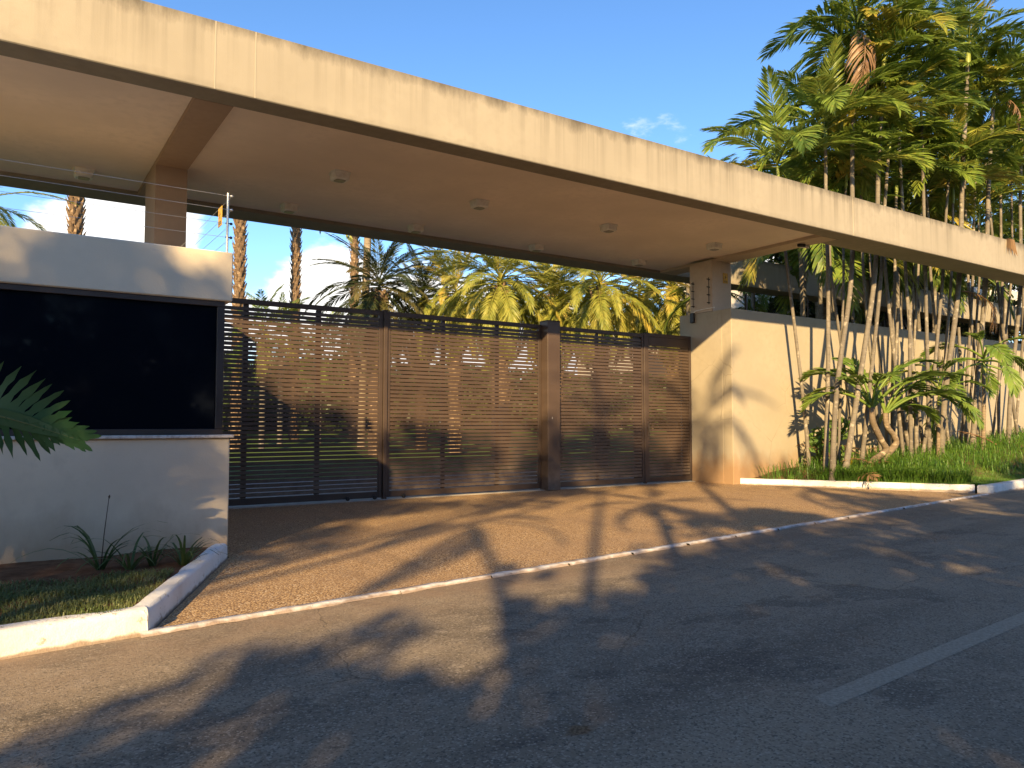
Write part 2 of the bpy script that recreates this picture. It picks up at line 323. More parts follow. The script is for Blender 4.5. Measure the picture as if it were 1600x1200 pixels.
gt = MB().box(.2, 14.0, 13.08, 13.42, -.04, .016, .004).build('gate_track', 'concrete', kind='structure')
# faded centre dash
sheet('road_marking', [rd(2.25, 3.47), rd(2.18, 3.60), rd(5.4, 3.72), rd(5.4, 3.59)], .0015, 'worn_paint')
sheet('road_marking', [rd(9.4, 3.6), rd(9.4, 3.72), rd(12.6, 3.72), rd(12.6, 3.6)], .004, 'worn_paint')

def kerb(parent, p, q, h, wid, side, jit=.004):
    """one kerb stone from p to q, its road face on the line, body towards side"""
    p, q = Vector(p), Vector(q); d = (q-p).normalized(); n = Vector((-d.y, d.x))*side
    L = (q-p).length; K_ = max(2, int(L/.22)); m = MB(); vs = []; rr = random.Random(int(p.x*977+p.y*131))
    prof = [(0, -.05), (.012, h*.8), (.03, h*.97), (.05, h), (wid-.03, h*1.01), (wid, h*.93), (wid, -.05)]
    for i in range(K_+1):
        t = i/K_; jj = [rr.uniform(-jit, jit) for _ in prof]; c = p+(q-p)*t
        for (a, z), j in zip(prof, jj):
            e = c+n*(a+j); vs.append((e.x, e.y, z+(j*1.5 if z > 0 else 0)))
    np_ = len(prof); fs = [(i*np_+j, (i+1)*np_+j, (i+1)*np_+j+1, i*np_+j+1) for i in range(K_) for j in range(np_-1)]
    if side > 0: fs = [f[::-1] for f in fs]
    m.add(vs, fs, True); m.add(vs[:np_], [tuple(range(np_))]); m.add(vs[-np_:], [tuple(range(np_))[::-1]])
    return m.build('kerb_stone', 'white_paint', parent)
def kerb_run(name, pts, h, wid, side, step, gap=.006):
    o = bpy.data.objects.new(name, None); link(o, None, kind='structure')
    p, q = Vector(pts[0]), Vector(pts[1]); L = (q-p).length; n = max(1, round(L/step)); d = (q-p)/n
    for i in range(n):
        e = d.normalized()*gap*.5
        kerb(o, p+d*i+(e if i else e*0), p+d*(i+1)-(e if i < n-1 else e*0), h, wid, side)
    return o
kerb_run('verge_kerb', [rd(-14, 0), rd(-.0, 0)], .165, .16, 1, 7, .0)
kerb_run('driveway_kerb', [rd(.0, 0), (2.0, 8.36)], .16, .15, 1, 4, .0)
kerb_run('driveway_kerb', [(14.25, 11.95), (16.72, 7.98)], .14, .15, 1, 1.2)
kerb_run('verge_kerb', [rd(15.62, 0), rd(60, 0)], .17, .2, 1, 1.5)
kerb_run('far_kerb', [rd(60, 7.2), rd(-60, 7.2)], .15, .15, 1, 12)
es = bpy.data.objects.new('edge_strip', None); link(es, None, kind='structure')
rr = random.Random(3)
for i in range(16):
    a0, a1 = i*.967-(.06 if i == 0 else 0), (i+1)*.967
    m = MB(); K_ = 8; vs = []
    for j in range(K_+1):
        a = a0+(a1-a0)*j/K_; w0, w1 = -.005+rr.uniform(-.012, .012), .115+rr.uniform(-.014, .016)
        if j == 0 and i: w1 += .02
        for c_, z_ in ((w0, .0), (w0+.012, .02), (w1-.02, .022), (w1, .0)): q = rd(a, c_-.06); vs.append((q[0], q[1], z_+rr.uniform(0, .004)))
    m.add(vs, [(j*4+t, j*4+t+1, j*4+t+5, j*4+t+4) for j in range(K_) for t in range(3)], True)
    m.build('edge_stone', 'white_paint', es)

# left verge: soil bed and turf behind the kerb
def surf(name, poly_fn, x0, x1, y0, y1, nx, ny, zf, mat):
    vs, idx, fs = [], {}, []
    for i in range(nx+1):
        for j in range(ny+1):
            x = x0+(x1-x0)*i/nx; y = y0+(y1-y0)*j/ny; x, y = poly_fn(x, y); idx[i, j] = len(vs); vs.append((x, y, zf(x, y)))
    for i in range(nx):
        for j in range(ny): fs.append((idx[i, j], idx[i+1, j], idx[i+1, j+1], idx[i, j+1]))
    m = MB(); m.add(vs, fs, True); return m.build(name, mat, kind='structure')
def left_edge_x(y): return .85+(y-5.66)*(1.15/2.70)-.10
def fL(u, v):   # u 0..1 from far left to the diagonal kerb, v 0..1 from kerb to wall
    y = 5.72+v*(8.40-5.72); xr = left_edge_x(y); y0 = 5.80+(1-u)*-1.7*(1-v)+0; x = -13+(xr+13)*u
    return x, y if u > .999 else y+( -(.1222)*(.85-x)*(1-v))
sv = lambda x, y: .135+.012*math.sin(x*5+y*3)+.01*math.sin(y*9-x*4)
surf('verge_soil', lambda u, v: fL(u, v), 0, 1, 0, 1, 60, 24, sv, 'soil')
# right verge
def zR(x, y):
    g_ = .10+.064*max(0, x-14.5) if x < 26 else .836; yk = 5.66+(x-.85)*.1222+.3
    t_ = min(1, max(0, (y-yk)/max(.3, 10.2-yk))); dk = (x-14.25)*.849+(y-11.95)*.528-.18; dk = min(1, max(0, dk/1.3)); t_ = t_*t_*(3-2*t_)*dk*dk*(3-2*dk); return .125+g_*t_+.012*math.sin(x*4+y*5)
def fR(u, v):
    y = 7.75+v*(11.99-7.75); xl = 16.72+(y-7.98)*((14.25-16.72)/(11.95-7.98))+.12 if y > 7.98 else 16.8
    x = xl+(62-xl)*u*u; yk = 5.66+(x-.85)*.1222+.14
    return x, max(y, min(yk, 11.9)) if v > 0 else min(yk, 11.9)
surf('right_verge', fR, 0, 1, 0, 1, 70, 26, zR, 'turf')
# verge across the street, behind the camera
sheet('far_verge', [rd(-60, 7.34), rd(-60, 40), rd(60, 40), rd(60, 7.34)], .1, 'turf')

# ------------------------------------------------------------------ grass (nobody could count the blades)
def blades(name, pts, h0, h1, wid, lean, mat, segs=2, label=None):
    n = len(pts); a = RNG.uniform(0, 2*math.pi, n); h = RNG.uniform(h0, h1, n); ln = RNG.uniform(.15, 1, n)*lean*h
    dx, dy = np.cos(a), np.sin(a); px, py = -dy*wid/2, dx*wid/2
    P_ = np.array(pts); V = []
    if segs == 2:
        mid = np.stack([P_[:, 0]+dx*ln*.3, P_[:, 1]+dy*ln*.3, P_[:, 2]+h*.62], 1); tip = np.stack([P_[:, 0]+dx*ln, P_[:, 1]+dy*ln, P_[:, 2]+h*(1-.35*lean*.5)], 1)
        off = np.stack([px, py, np.zeros(n)], 1)
        V = np.stack([P_-off, P_+off, mid+off*.8, mid-off*.8, tip], 1).reshape(-1, 3)
        b = np.arange(n)*5; F = [tuple(q) for q in np.stack([b, b+1, b+2, b+3], 1).tolist()]+[tuple(q) for q in np.stack([b+3, b+2, b+4], 1).tolist()]
    else:
        tip = np.stack([P_[:, 0]+dx*ln, P_[:, 1]+dy*ln, P_[:, 2]+h], 1); off = np.stack([px, py, np.zeros(n)], 1)
        V = np.stack([P_-off, P_+off, tip], 1).reshape(-1, 3); b = np.arange(n)*3; F = np.stack([b, b+1, b+2], 1).tolist()
    me = bpy.data.meshes.new(name); me.from_pydata(V.tolist(), [], F); me.materials.append(M[mat]); me.update()
    o = bpy.data.objects.new(name, me); link(o, None, kind='stuff', label=label, category='grass'); return o
pts = []
while len(pts) < 26000:
    u = 1-abs(random.gauss(0, .28)); v = random.random()
    if u < 0 or u > .995: continue
    x, y = fL(u, v)
    lim = 7.2+.10*math.sin(x*3.1)+.07*math.sin(x*9)-max(0, -x)*.12
    if y > lim-abs(random.gauss(0, .05)) or x < -4: continue
    if y > lim-.5 and random.random() < .25: continue
    pts.append((x, y, sv(x, y)-.01))
blades('verge_grass', pts, .03, .075, .007, 1.1, 'grass_dry', 2, 'short patchy grass behind the white kerb beside the gatehouse')
pts = []
while len(pts) < 34000:
    u, v = random.random()**1.3*.72, random.random(); x, y = fR(u, v)
    if y < 5.66+(x-.85)*.1222+.2 or y > 9.9+.5*math.sin(x*.9): continue
    if x < 17.0 and random.random() < .6: continue
    pts.append((x, y, zR(x, y)-.01))
blades('verge_lawn', pts, .03, .07, .009, .9, 'grass_lush', 1, 'mown green lawn strip behind the white kerb on the right')
pts = []
while len(pts) < 15000:
    u, v = random.random()**1.4*.75, random.random(); x, y = fR(u, v)
    lo = 9.0+.25*math.sin(x*2.1)+.2*math.sin(x*5.3)
    if x < 17.2: lo = 8.2
    if y < lo or y > 11.7: continue
    if x < 18.5 and y > 10.6 and random.random() < .6: continue
    if x < 15.4 and random.random() < .85: continue
    if random.random() < .45+.5*math.sin(x*7+y*5)*math.sin(x*3.3-y*4): continue
    pts.append((x, y, zR(x, y)-.02))
blades('tall_grass', pts, .12, .55, .015, 1.6, 'grass_lush', 2, 'tall arching green border grass at the feet of the palm stems')

# ------------------------------------------------------------------ gatehouse
GYF = 8.38
gh = thing('gatehouse', 'low grey plastered gatehouse with a wide black window and a white sill', 'gatehouse', (-2.5, GYF, 0))
bx(-7, 2.0, GYF, 8.62, -.05, 1.25, bev=.012).build('wall', 'plaster_gatehouse', gh)
bx(1.76, 1.998, 8.622, 12.4, -.05, 1.25).build('side_wall', 'plaster_gatehouse', gh)
bx(-7, 1.93, 8.64, 12.4, 1.252, 2.688).build('dark_room', 'window_metal', gh)
bx(-7, 2.0, GYF-.005, 8.9, 2.69, 3.215, bev=.012).build('parapet', 'plaster_gatehouse', gh)
bx(-7, 1.999, 8.902, 12.4, 2.69, 3.1).build('roof_slab', 'plaster_gatehouse', gh)
bx(-7, 1.997, 11.35, 12.38, 3.102, 3.8, bev=.01).build('rear_parapet', 'plaster_gatehouse', gh)
bx(-7, 2.035, GYF-.035, 8.7, 1.252, 1.285, bev=.006).build('sill', 'sill_stone', gh)
wf = bx(-7, 1.93, GYF+.02, 8.60, 1.287, 1.345, bev=.004).build('window_frame', 'window_metal', gh)
bx(1.855, 1.93, GYF+.02, 8.60, 1.347, 2.63, bev=.004).build('jamb', 'window_metal', wf)
bx(-7, 1.93, GYF+.02, 8.60, 2.632, 2.688, bev=.004).build('head', 'window_metal', wf)
bx(-7, 1.853, GYF+.055, GYF+.07, 1.347, 2.63).build('window_pane', 'dark_glass', gh)

# electric fence on the gatehouse roof
ef = thing('electric_fence', 'thin galvanised electric fence post with four wires on the gatehouse roof', 'fence', (1.95, 8.45, 3.215))
MB().tube([(1.95, 8.45, 3.20), (1.95, 8.45, 3.87)], .013, 8).build('post', 'galvanised', ef)
for zz, mt in ((3.84, 'galvanised'), (3.69, 'galvanised'), (3.54, 'black_plastic'), (3.39, 'black_plastic')):
    ins = MB().tube([(1.93, 8.45, zz), (2.0, 8.45, zz)], .007, 6)
    ins.tube([(1.972, 8.45, zz), (1.98, 8.45, zz), (1.995, 8.45, zz), (2.003, 8.45, zz)], [.007, .015, .015, .007], 8); ins.build('insulator', mt, ef)
    MB().tube([(1.97, 8.45, zz), (-2.4, 8.46, zz+.015), (-7, 8.45, zz)], .0022, 5).build('wire', 'galvanised', ef)
    MB().tube([(1.99, 8.45, zz), (1.985, 10.4, zz-.012), (1.98, 12.3, zz)], .0022, 5).build('wire', 'galvanised', ef)
def warn_sign(label, loc, rz, w_, h_):
    t = thing('warning_sign', label, 'sign', loc, rz)
    MB().box(-w_/2, w_/2, -.003, .003, -h_, 0, .001).build('plate', 'sign_yellow', t, world=False)
    # a dark bolt mark and bars of lettering too small to read
    m = MB()
    for s_ in (-1, 1):
        y = s_*.0045; a, b = w_*.5, h_
        m.add([(x*a, y, -z*b) for x, z in ((.1, .18), (-.3, .42), (-.02, .42), (-.15, .66), (.32, .36), (.05, .36))], [(0, 1, 2), (2, 3, 4), (2, 4, 5), (0, 2, 5)])
        for q in (.74, .84): m.add([(x*a, y, -z*b) for x, z in ((-.7, q), (.7, q), (.7, q+.05), (-.7, q+.05))], [(0, 1, 2, 3)])
    m.build('print', 'sign_print', t, world=False); return t
warn_sign('yellow warning plate hung on the electric fence wires over the gatehouse', (1.985, 8.95, 3.84), R(90), .17, .22)

# ------------------------------------------------------------------ canopy
HC = 5.32; XL, XR = -7.2, 44.
cn = thing('entrance_canopy', 'long flat cream concrete canopy with a streaked fascia over the gate', 'canopy', (8, 12.5, 0))
fb = bx(XL, 14.72, 9.28, 9.68, HC, 6.15, bev=.012).build('front_beam', 'plaster_beam', cn)
bx(14.722, XR, 9.28, 10.07, HC, 6.15, bev=.012).build('front_beam', 'plaster_beam', cn)
bx(XL, XR, 14.42, 15.08, HC, 6.13, bev=.012).build('rear_beam', 'plaster_beam', cn)
bx(1.83, 2.28, 9.682, 14.418, HC+.001, 5.9).build('cross_beam', 'plaster_column', cn)
bx(14.2, 14.718, 9.682, 14.418, HC+.001, 5.9).build('cross_beam', 'plaster_soffit', cn)
for a, b in ((XL, 1.828), (2.282, 14.198)): bx(a, b, 9.684, 14.416, HC+.07, HC+.12).build('ceiling_panel', 'plaster_ceiling', cn)
bx(XL, 14.7, 9.684, 14.416, 5.92, 6.0).build('roof_slab', 'plaster_soffit', cn)
bx(1.83, 2.28, 12.52, 13.5, 0, HC).build('column', 'plaster_column', cn)
bx(-6.9, -6.4, 12.52, 13.5, 0, HC).build('column', 'plaster_column', cn)
bx(14.045, 14.715, 12.53, 13.24, 4.09, HC).build('column', 'plaster_soffit', cn)
for X in (40.,): bx(X, X+.7, 9.4, 10, -.05, HC-.001).build('column', 'plaster_soffit', cn); bx(X, X+.7, 14.44, 15, -.05, HC-.001).build('column', 'plaster_soffit', cn)
for px_ in (337, 400):
    X = onY(px_, 60, 9.28).x; bx(X-.007, X+.007, 9.276, 9.3, HC+.004, 6.14).build('joint', 'joint_seal', fb)
# ceiling lamps
def lamp(x, y, label, group):
    t = thing('ceiling_lamp', label, 'lamp', (x, y, HC+.07), random.uniform(-.04, .04), group)
    def ring(zs, rs, nm, mt):
        m = MB(); vs = []; n = 12
        for z_, r_ in zip(zs, rs):
            for i in range(n):
                a = 2*math.pi*(i+.5)/n; e = 1/max(abs(math.cos(a)), abs(math.sin(a)))**.55; vs.append((math.cos(a)*r_*e, math.sin(a)*r_*e, z_))
        m.add(vs, [(i*n+j, i*n+(j+1) % n, (i+1)*n+(j+1) % n, (i+1)*n+j) for i in range(len(zs)-1) for j in range(n)]); m.add(vs[-n:], [tuple(range(n))])
        m.build(nm, mt, t, world=False)
    ring((0, -.025, -.028), (.155, .155, .14), 'base_plate', 'lamp_white')
    ring((-.027, -.11, -.128), (.142, .137, .115), 'body', 'lamp_white')
    ring((-.1285, -.137), (.09, .078), 'lens', 'lamp_lens')
for i, p_ in enumerate(((531, 274), (452, 324), (749, 318), (650, 356), (951, 355), (838, 386), (1116, 384), (998, 409))):
    q = onZ(*p_, HC+.03); lamp(q.x, q.y, 'white boxy ceiling lamp in the row near the %s, %s from the left column' % (('rear beam' if i % 2 else 'street fascia'), ('first', 'second', 'third', 'fourth')[i//2]), 'lamps under the canopy over the gate')
q = onZ(131, 270, HC+.03); lamp(q.x, q.y, 'single white boxy lamp on the canopy ceiling behind the gatehouse wires', None)
# pair of cameras at the ceiling's corner
q = onZ(1268, 378, HC+.05)
sc_ = thing('security_camera', 'pair of small bullet cameras at the canopy corner by the palms', 'camera', (q.x-.1, q.y+.15, HC+.07))
MB().box(-.12, .12, -.03, .03, -.02, 0, .004).tube([(0, 0, -.02), (0, 0, -.07)], .014, 8).build('bracket', 'lamp_white', sc_, world=False)
MB().tube([(-.16, .02, -.1), (-.15, .0, -.1), (-.09, -.12, -.12), (-.085, -.13, -.122)], [.03, .036, .036, .03], 12).build('camera_body', 'black_plastic', sc_, world=False)
MB().tube([(.03, .08, -.08), (.04, .07, -.08), (.12, -.07, -.11), (.125, -.08, -.112)], [.03, .038, .038, .03], 12).build('camera_body', 'lamp_white', sc_, world=False)
MB().tube([(.126, -.081, -.113), (.13, -.088, -.114)], .024, 10).build('lens', 'black_plastic', sc_, world=False)

# ------------------------------------------------------------------ right boundary wall
bw = thing('boundary_wall', 'tall cream plastered boundary wall behind the clump of slender palms', 'wall', (20, 12.1, 0))
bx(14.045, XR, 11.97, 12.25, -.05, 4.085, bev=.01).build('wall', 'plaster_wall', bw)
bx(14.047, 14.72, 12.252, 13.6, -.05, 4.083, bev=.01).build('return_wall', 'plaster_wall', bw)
# small fittings on the column
def fence_bracket(x, y, z0, z1, dx, dy, label):
    t = thing('fence_bracket', label, 'bracket', (x, y, z0))
    MB().tube([(dx*.04, dy*.04, 0), (dx*.04, dy*.04, z1-z0)], .01, 6).build('rod', 'gate_frame_metal', t, world=False)
    for i in range(4):
        z = (z1-z0)*(.06+.29*i); MB().tube([(0, 0, z), (dx*.1, dy*.1, z)], .012, 6).build('insulator', 'black_plastic', t, world=False)
c1 = onX(1083, 480, 14.04); c2 = onX(1110, 477, 14.04)
fence_bracket(14.044, 13.1, 4.22, 4.86, -1, 0, 'thin rod with black insulators on the column side next to the gate')
fence_bracket(14.044, 12.6, 4.25, 4.9, -1, 0, 'thin rod with black insulators on the column corner')
t = thing('junction_box', 'small black box with a conduit at the foot of the right column', 'box', (14.044, 13.14, 3.86))
bx(13.98, 14.044, 13.08, 13.2, 3.86, 4.1, bev=.008).build('housing', 'black_plastic', t)
MB().tube([(14.02, 13.1, 4.1), (14.02, 13.05, 4.14), (14.025, 12.7, 4.16), (14.03, 12.45, 4.16)], .013, 6).build('conduit', 'lamp_white', t)
p_ = onY(1133, 427, 12.53)
ws = warn_sign('small yellow warning plate screwed to the front of the right column', (p_.x, 12.524, p_.z), 0, .17, .25)
t = thing('motion_sensor', 'slim black sensor on the wall top beside the right column', 'sensor', (14.78, 12.2, 4.085))
bx(14.74, 14.8, 12.1, 12.16, 4.085, 4.5, bev=.008).build('housing', 'black_plastic', t); bx(14.745, 14.795, 12.095, 12.1, 4.3, 4.47).build('lens', 'far_glass', t)
p_ = onY(1262, 470, 12.1)
t = thing('electric_fence', 'thin electric fence post standing on the cream boundary wall', 'fence', (p_.x, 12.1, 4.085))
MB().tube([(p_.x, 12.1, 4.08), (p_.x, 12.1, 4.62)], .012, 6).build('post', 'gate_frame_metal', t)
for i in range(3):
    MB().tube([(p_.x-.02, 12.1, 4.2+.17*i), (p_.x+.05, 12.1, 4.2+.17*i)], .012, 6).build('insulator', 'black_plastic', t)
    MB().tube([(14.8, 12.1, 4.2+.17*i), (p_.x, 12.1, 4.2+.17*i), (40, 12.1, 4.2+.17*i)], .002, 4).build('wire', 'gate_frame_metal', t)

# ------------------------------------------------------------------ gate
GY = 13.2; ZB, ZT, PITCH_S, SL = .045, 3.50, .0745, .0605
SLAT = {}
def slat_mesh(L):
    key = round(L, 3)
    if key not in SLAT: SLAT[key] = MB().box(0, L, 0, .025, 0, SL, .003).mesh('slat', 'gate_metal')
    return SLAT[key]
def leaf(name, label, x0, x1, st0, st1, mulls, backs=(), top=ZT):
    t = thing(name, label, 'gate', ((x0+x1)/2, GY, .02))
    fr = MB().box(x0, x0+st0, GY-.015, GY+.045, ZB, top, .004).build('frame', 'gate_frame_metal', t)
    MB().box(x1-st1, x1, GY-.015, GY+.045, ZB, top, .004).build('stile', 'gate_frame_metal', fr)
    MB().box(x0+st0+.001, x1-st1-.001, GY-.012, GY+.045, top-.085, top, .004).build('rail', 'gate_frame_metal', fr)
    MB().box(x0+st0+.001, x1-st1-.001, GY-.012, GY+.045, ZB, ZB+.11, .004).build('rail', 'gate_frame_metal', fr)
    for a, b in list(mulls): MB().box(a, b, GY+.028, GY+.07, ZB+.112, top-.087).build('mullion', 'gate_frame_metal', fr)
    for a, b in backs: MB().box(a, b, GY+.028, GY+.05, ZB+.112, top-.087).build('backing_plate', 'gate_frame_metal', fr)
    me = slat_mesh(x1-x0-st0-st1-.002); z = ZB+.11+.02; i = 0
    while z+SL < top-.085-.008:
        o = bpy.data.objects.new('slat', me); link(o, t); o.location = (x0+st0+.001-t.location.x, 0, z-t.location.z); z += PITCH_S; i += 1
    return t
LA = leaf('sliding_gate', 'brown slatted sliding gate leaf beside the gatehouse', .4, 5.865, .07, .075, ((1.5, 1.58), (3.34, 3.43), (4.6, 4.69)))
leaf('sliding_gate', 'brown slatted sliding gate leaf between the slim post and the thick post', 5.955, 9.49, .06, .07, ((7.12, 7.20), (8.37, 8.45)))
leaf('car_gate', 'brown slatted gate leaf right of the thick brown post', 9.83, 12.43, .05, .06, ((11.02, 11.1),), ((12.15, 12.37),))
PG = leaf('pedestrian_gate', 'narrow brown slatted pedestrian gate against the cream wall', 12.50, 14.0, .09, .07, (), ((13.72, 13.93),), top=3.53)
MB().box(12.6, 13.93, GY-.008, GY+.03, 3.25, 3.44).build('head_panel', 'gate_frame_metal', PG)
hd = MB().box(12.55, 12.575, GY-.06, GY-.016, 1.18, 1.32, .006); hd.box(12.54, 12.59, GY-.03, GY-.0155, 1.1, 1.4, .004); hd.build('handle', 'window_metal', PG)
for X in (5.2, 5.72, 6.3):
    w_ = MB().tube([(X, GY-.05, .055), (X, GY-.045, .055), (X, GY-.02, .055), (X, GY-.016, .055)], [.03, .04, .04, .03], 12).build('wheel', 'black_plastic', LA)
def post(label, x0, x1, y0, y1, top):
    t = thing('gate_post', label, 'post', ((x0+x1)/2, (y0+y1)/2, 0))
    MB().box(x0, x1, y0, y1, .012, top, .006).build('shaft', 'gate_frame_metal' if x1-x0 < .2 else 'gate_metal', t)
    MB().box(x0-.006, x1+.006, y0-.006, y1+.006, top+.001, top+.018, .004).build('cap', 'gate_frame_metal', t)
    return t
post('slim brown post between the two sliding gate leaves', 5.872, 5.948, GY-.05, GY+.06, 3.50)
pp = post('thick square brown post in the middle of the gate', 9.495, 9.822, GY-.24, GY+.06, 3.56)
bx(9.60, 9.62, GY-.2415, GY-.24, 1.5, 1.54).build('latch', 'galvanised', pp)
post('slim brown post hinging the pedestrian gate', 12.436, 12.494, GY-.03, GY+.06, 3.50)

# ------------------------------------------------------------------ palms
def frond_mesh(name, mat, L, n, ll, lw, bend, vee=.35, droop=.5, a0=1.15, a1=.45, start=.14, seed=0, rach=.022, seg4=True, twist=0., gap=0.):
    rr = random.Random(seed); m = MB(); K_ = 14; pts = []; ang = 0; p = Vector((0, 0, 0)); sway = rr.uniform(-.12, .12)
    P_, T_ = [], []
    for i in range(K_+1):
        s = i/K_; ang = -bend*s**1.35; t = Vector((math.cos(ang), sway*s, math.sin(ang))).normalized(); P_.append(p.copy()); T_.append(t); p = p+t*(L/K_)
    m.tube(P_, [rach*(1-.85*i/K_)+.002 for i in range(K_+1)], 5, cap=False)
    for side in (-1, 1):
        for i in range(n):
            if rr.random() < gap: continue
            s = start+(1-start)*(i+rr.uniform(-.3, .3)+.5)/n; s = min(.995, s); fi = s*K_; i0 = min(K_-1, int(fi)); ft = fi-i0
            c = P_[i0].lerp(P_[i0+1], ft); t = T_[i0].lerp(T_[i0+1], ft).normalized(); sd = Vector((0, 0, 1)).cross(t).normalized()*side; up = t.cross(sd)*side
            up = up if up.z > -.2 else -up
            a = a0+(a1-a0)*s+rr.uniform(-.09, .09); v_ = vee*(1-.5*s)+rr.uniform(-.12, .12)
            d = (t*math.cos(a)+(sd*math.cos(v_)+up*math.sin(v_))*math.sin(a)).normalized()
            prof = min(1, .45+2.4*(s-start))*(1-.72*max(0, s-.35)**1.6/.65**1.6); l = ll*prof*rr.uniform(.88, 1.1)
            dr = droop*rr.uniform(.6, 1.3); wd = Matrix.Rotation(rr.uniform(-.7, .7), 3, d) @ up.cross(d).normalized()*(lw*.5*(.6+.4*prof))
            q1 = c+d*l*.4+Vector((0, 0, -.06*dr*l)); q2 = c+d*l*.75+Vector((0, 0, -.25*dr*l)); q3 = c+d*l*.98+Vector((0, 0, -.55*dr*l))
            if seg4: m.add([c, q1+wd, q1-wd, q2+wd*.8, q2-wd*.8, q3], [(0, 1, 2), (1, 3, 4, 2), (3, 5, 4)])
            else: m.add([c, q1+wd, q1-wd, q3], [(0, 1, 2), (1, 3, 2)])
    return m.mesh(name, mat)
def fset(mat, L, n, ll, lw, vee, droop, bends, **k):
    return [frond_mesh('frond', mat, L*random.uniform(.9, 1.1), n, ll, lw, b, vee, droop, seed=i*7+3, **k) for i, b in enumerate(bends)]
FA = fset('leaf_areca', 2.3, 44, .72, .06, .5, .55, (.55, .8, 1.05, 1.3, 1.55, 1.1))
FT = fset('leaf_twin', 1.55, 26, .5, .055, .3, .5, (1.5, 1.8, 1.3), start=.42, rach=.03)
FP = fset('leaf_phoenix', 3.3, 70, .58, .046, .35, .55, (.6, .9, 1.2, 1.5, 1.75), a1=.35, seg4=False)
FD = fset('leaf_phoenix_dark', 3.1, 62, .58, .05, .35, .5, (.6, 1.0, 1.4, 1.7), a1=.35, seg4=False)
FX = fset('leaf_dead', 1.9, 30, .5, .04, .1, 1.6, (1.5, 1.9), gap=.25)
FY = fset('leaf_dead', 1.5, 24, .4, .035, .15, .5, (.5, .8), gap=.3)
FN = fset('leaf_areca', 2.2, 38, .62, .055, .45, .6, (.7, 1.1, 1.4), seg4=False)
def trunk_mb(pts, r0, r1, n=10, seg=26, flare=1.35, bump=.03, step=None):
    """smooth tapered stem through the points"""
    P_ = [Vector(p) for p in pts]; out, rad = [], []
    for i in range(seg+1):
        s = i/seg*(len(P_)-1); a = min(len(P_)-2, int(s)); t = s-a
        p0, p1, p2, p3 = P_[max(a-1, 0)], P_[a], P_[a+1], P_[min(a+2, len(P_)-1)]
        out.append(.5*((2*p1)+(p2-p0)*t+(2*p0-5*p1+4*p2-p3)*t*t+(3*p1-p0-3*p2+p3)*t**3))
        f = i/seg; rad.append((r0+(r1-r0)*f)*(1+(flare-1)*math.exp(-f*14))*(1+random.uniform(-bump, bump)))
    return MB().tube(out, rad, n), out[-1], (out[-1]-out[-2]).normalized()
def crown(root, top, dirv, fronds, n, el0=1.3, el1=-.25, scale=1., dead=0, azo=None, rise=.25):
    az = random.uniform(0, 6.28) if azo is None else azo
    for i in range(n):
        f = i/max(1, n-1); el = el0+(el1-el0)*f**.85+random.uniform(-.1, .1); az += 2.4+random.uniform(-.25, .25)
        if root.location.y < 11.8 and root.location.y > 9 and len(fronds) == 6 and math.sin(az) < -.15: el = max(el, .45)
        me = fronds[min(len(fronds)-1, int(f*len(fronds)+random.uniform(-.4, .8)))] if len(fronds) > 1 else fronds[0]
        o = bpy.data.objects.new('frond', me); link(o, root); o.rotation_mode = 'XYZ'
        s_ = scale*random.uniform(.86, 1.12)*(.72+.28*min(1, f*3)); o.scale = (s_, s_, s_)
        o.rotation_euler = (random.uniform(-.25, .25), -el, az); o.location = Vector(top)+Vector(dirv)*(rise*(1-f)-.04)
    for i in range(dead):
        o = bpy.data.objects.new('dead_frond', random.choice(FX)); link(o, root); o.rotation_euler = (random.uniform(-.3, .3), .35+random.uniform(-.2, .3), random.uniform(0, 6.28)); o.location = Vector(top)-Vector(dirv)*.05
        s_ = scale*random.uniform(.8, 1); o.scale = (s_, s_, s_)
STEM = {}
def slender(base, pts, r0, r1, label, group, nf=8, scale=1., fr=None, dead=0, shaft=.55, bark='bark_areca'):
    """clumping palm: pts are offsets from the base"""
    t = thing('clumping_palm', label, 'palm', base, 0, group)
    m, top, d = trunk_mb(pts, r0, r1, 9, 22); m.build('trunk', bark, t, world=False)
    if shaft:
        MB().tube([top-d*.02, top+d*shaft*.12, top+d*shaft*.7, top+d*shaft], [r1*1.05, r1*1.5, r1*1.15, r1*.5], 9).build('crownshaft', 'leaf_stem', t, world=False)
    crown(t, top+d*shaft*.9, d, fr or FA, nf, scale=scale, dead=dead)
    return t
GL = 'thin grey palm stem deep in the clump against the cream wall'; GG = 'thin palms deep in the clump before the boundary wall'
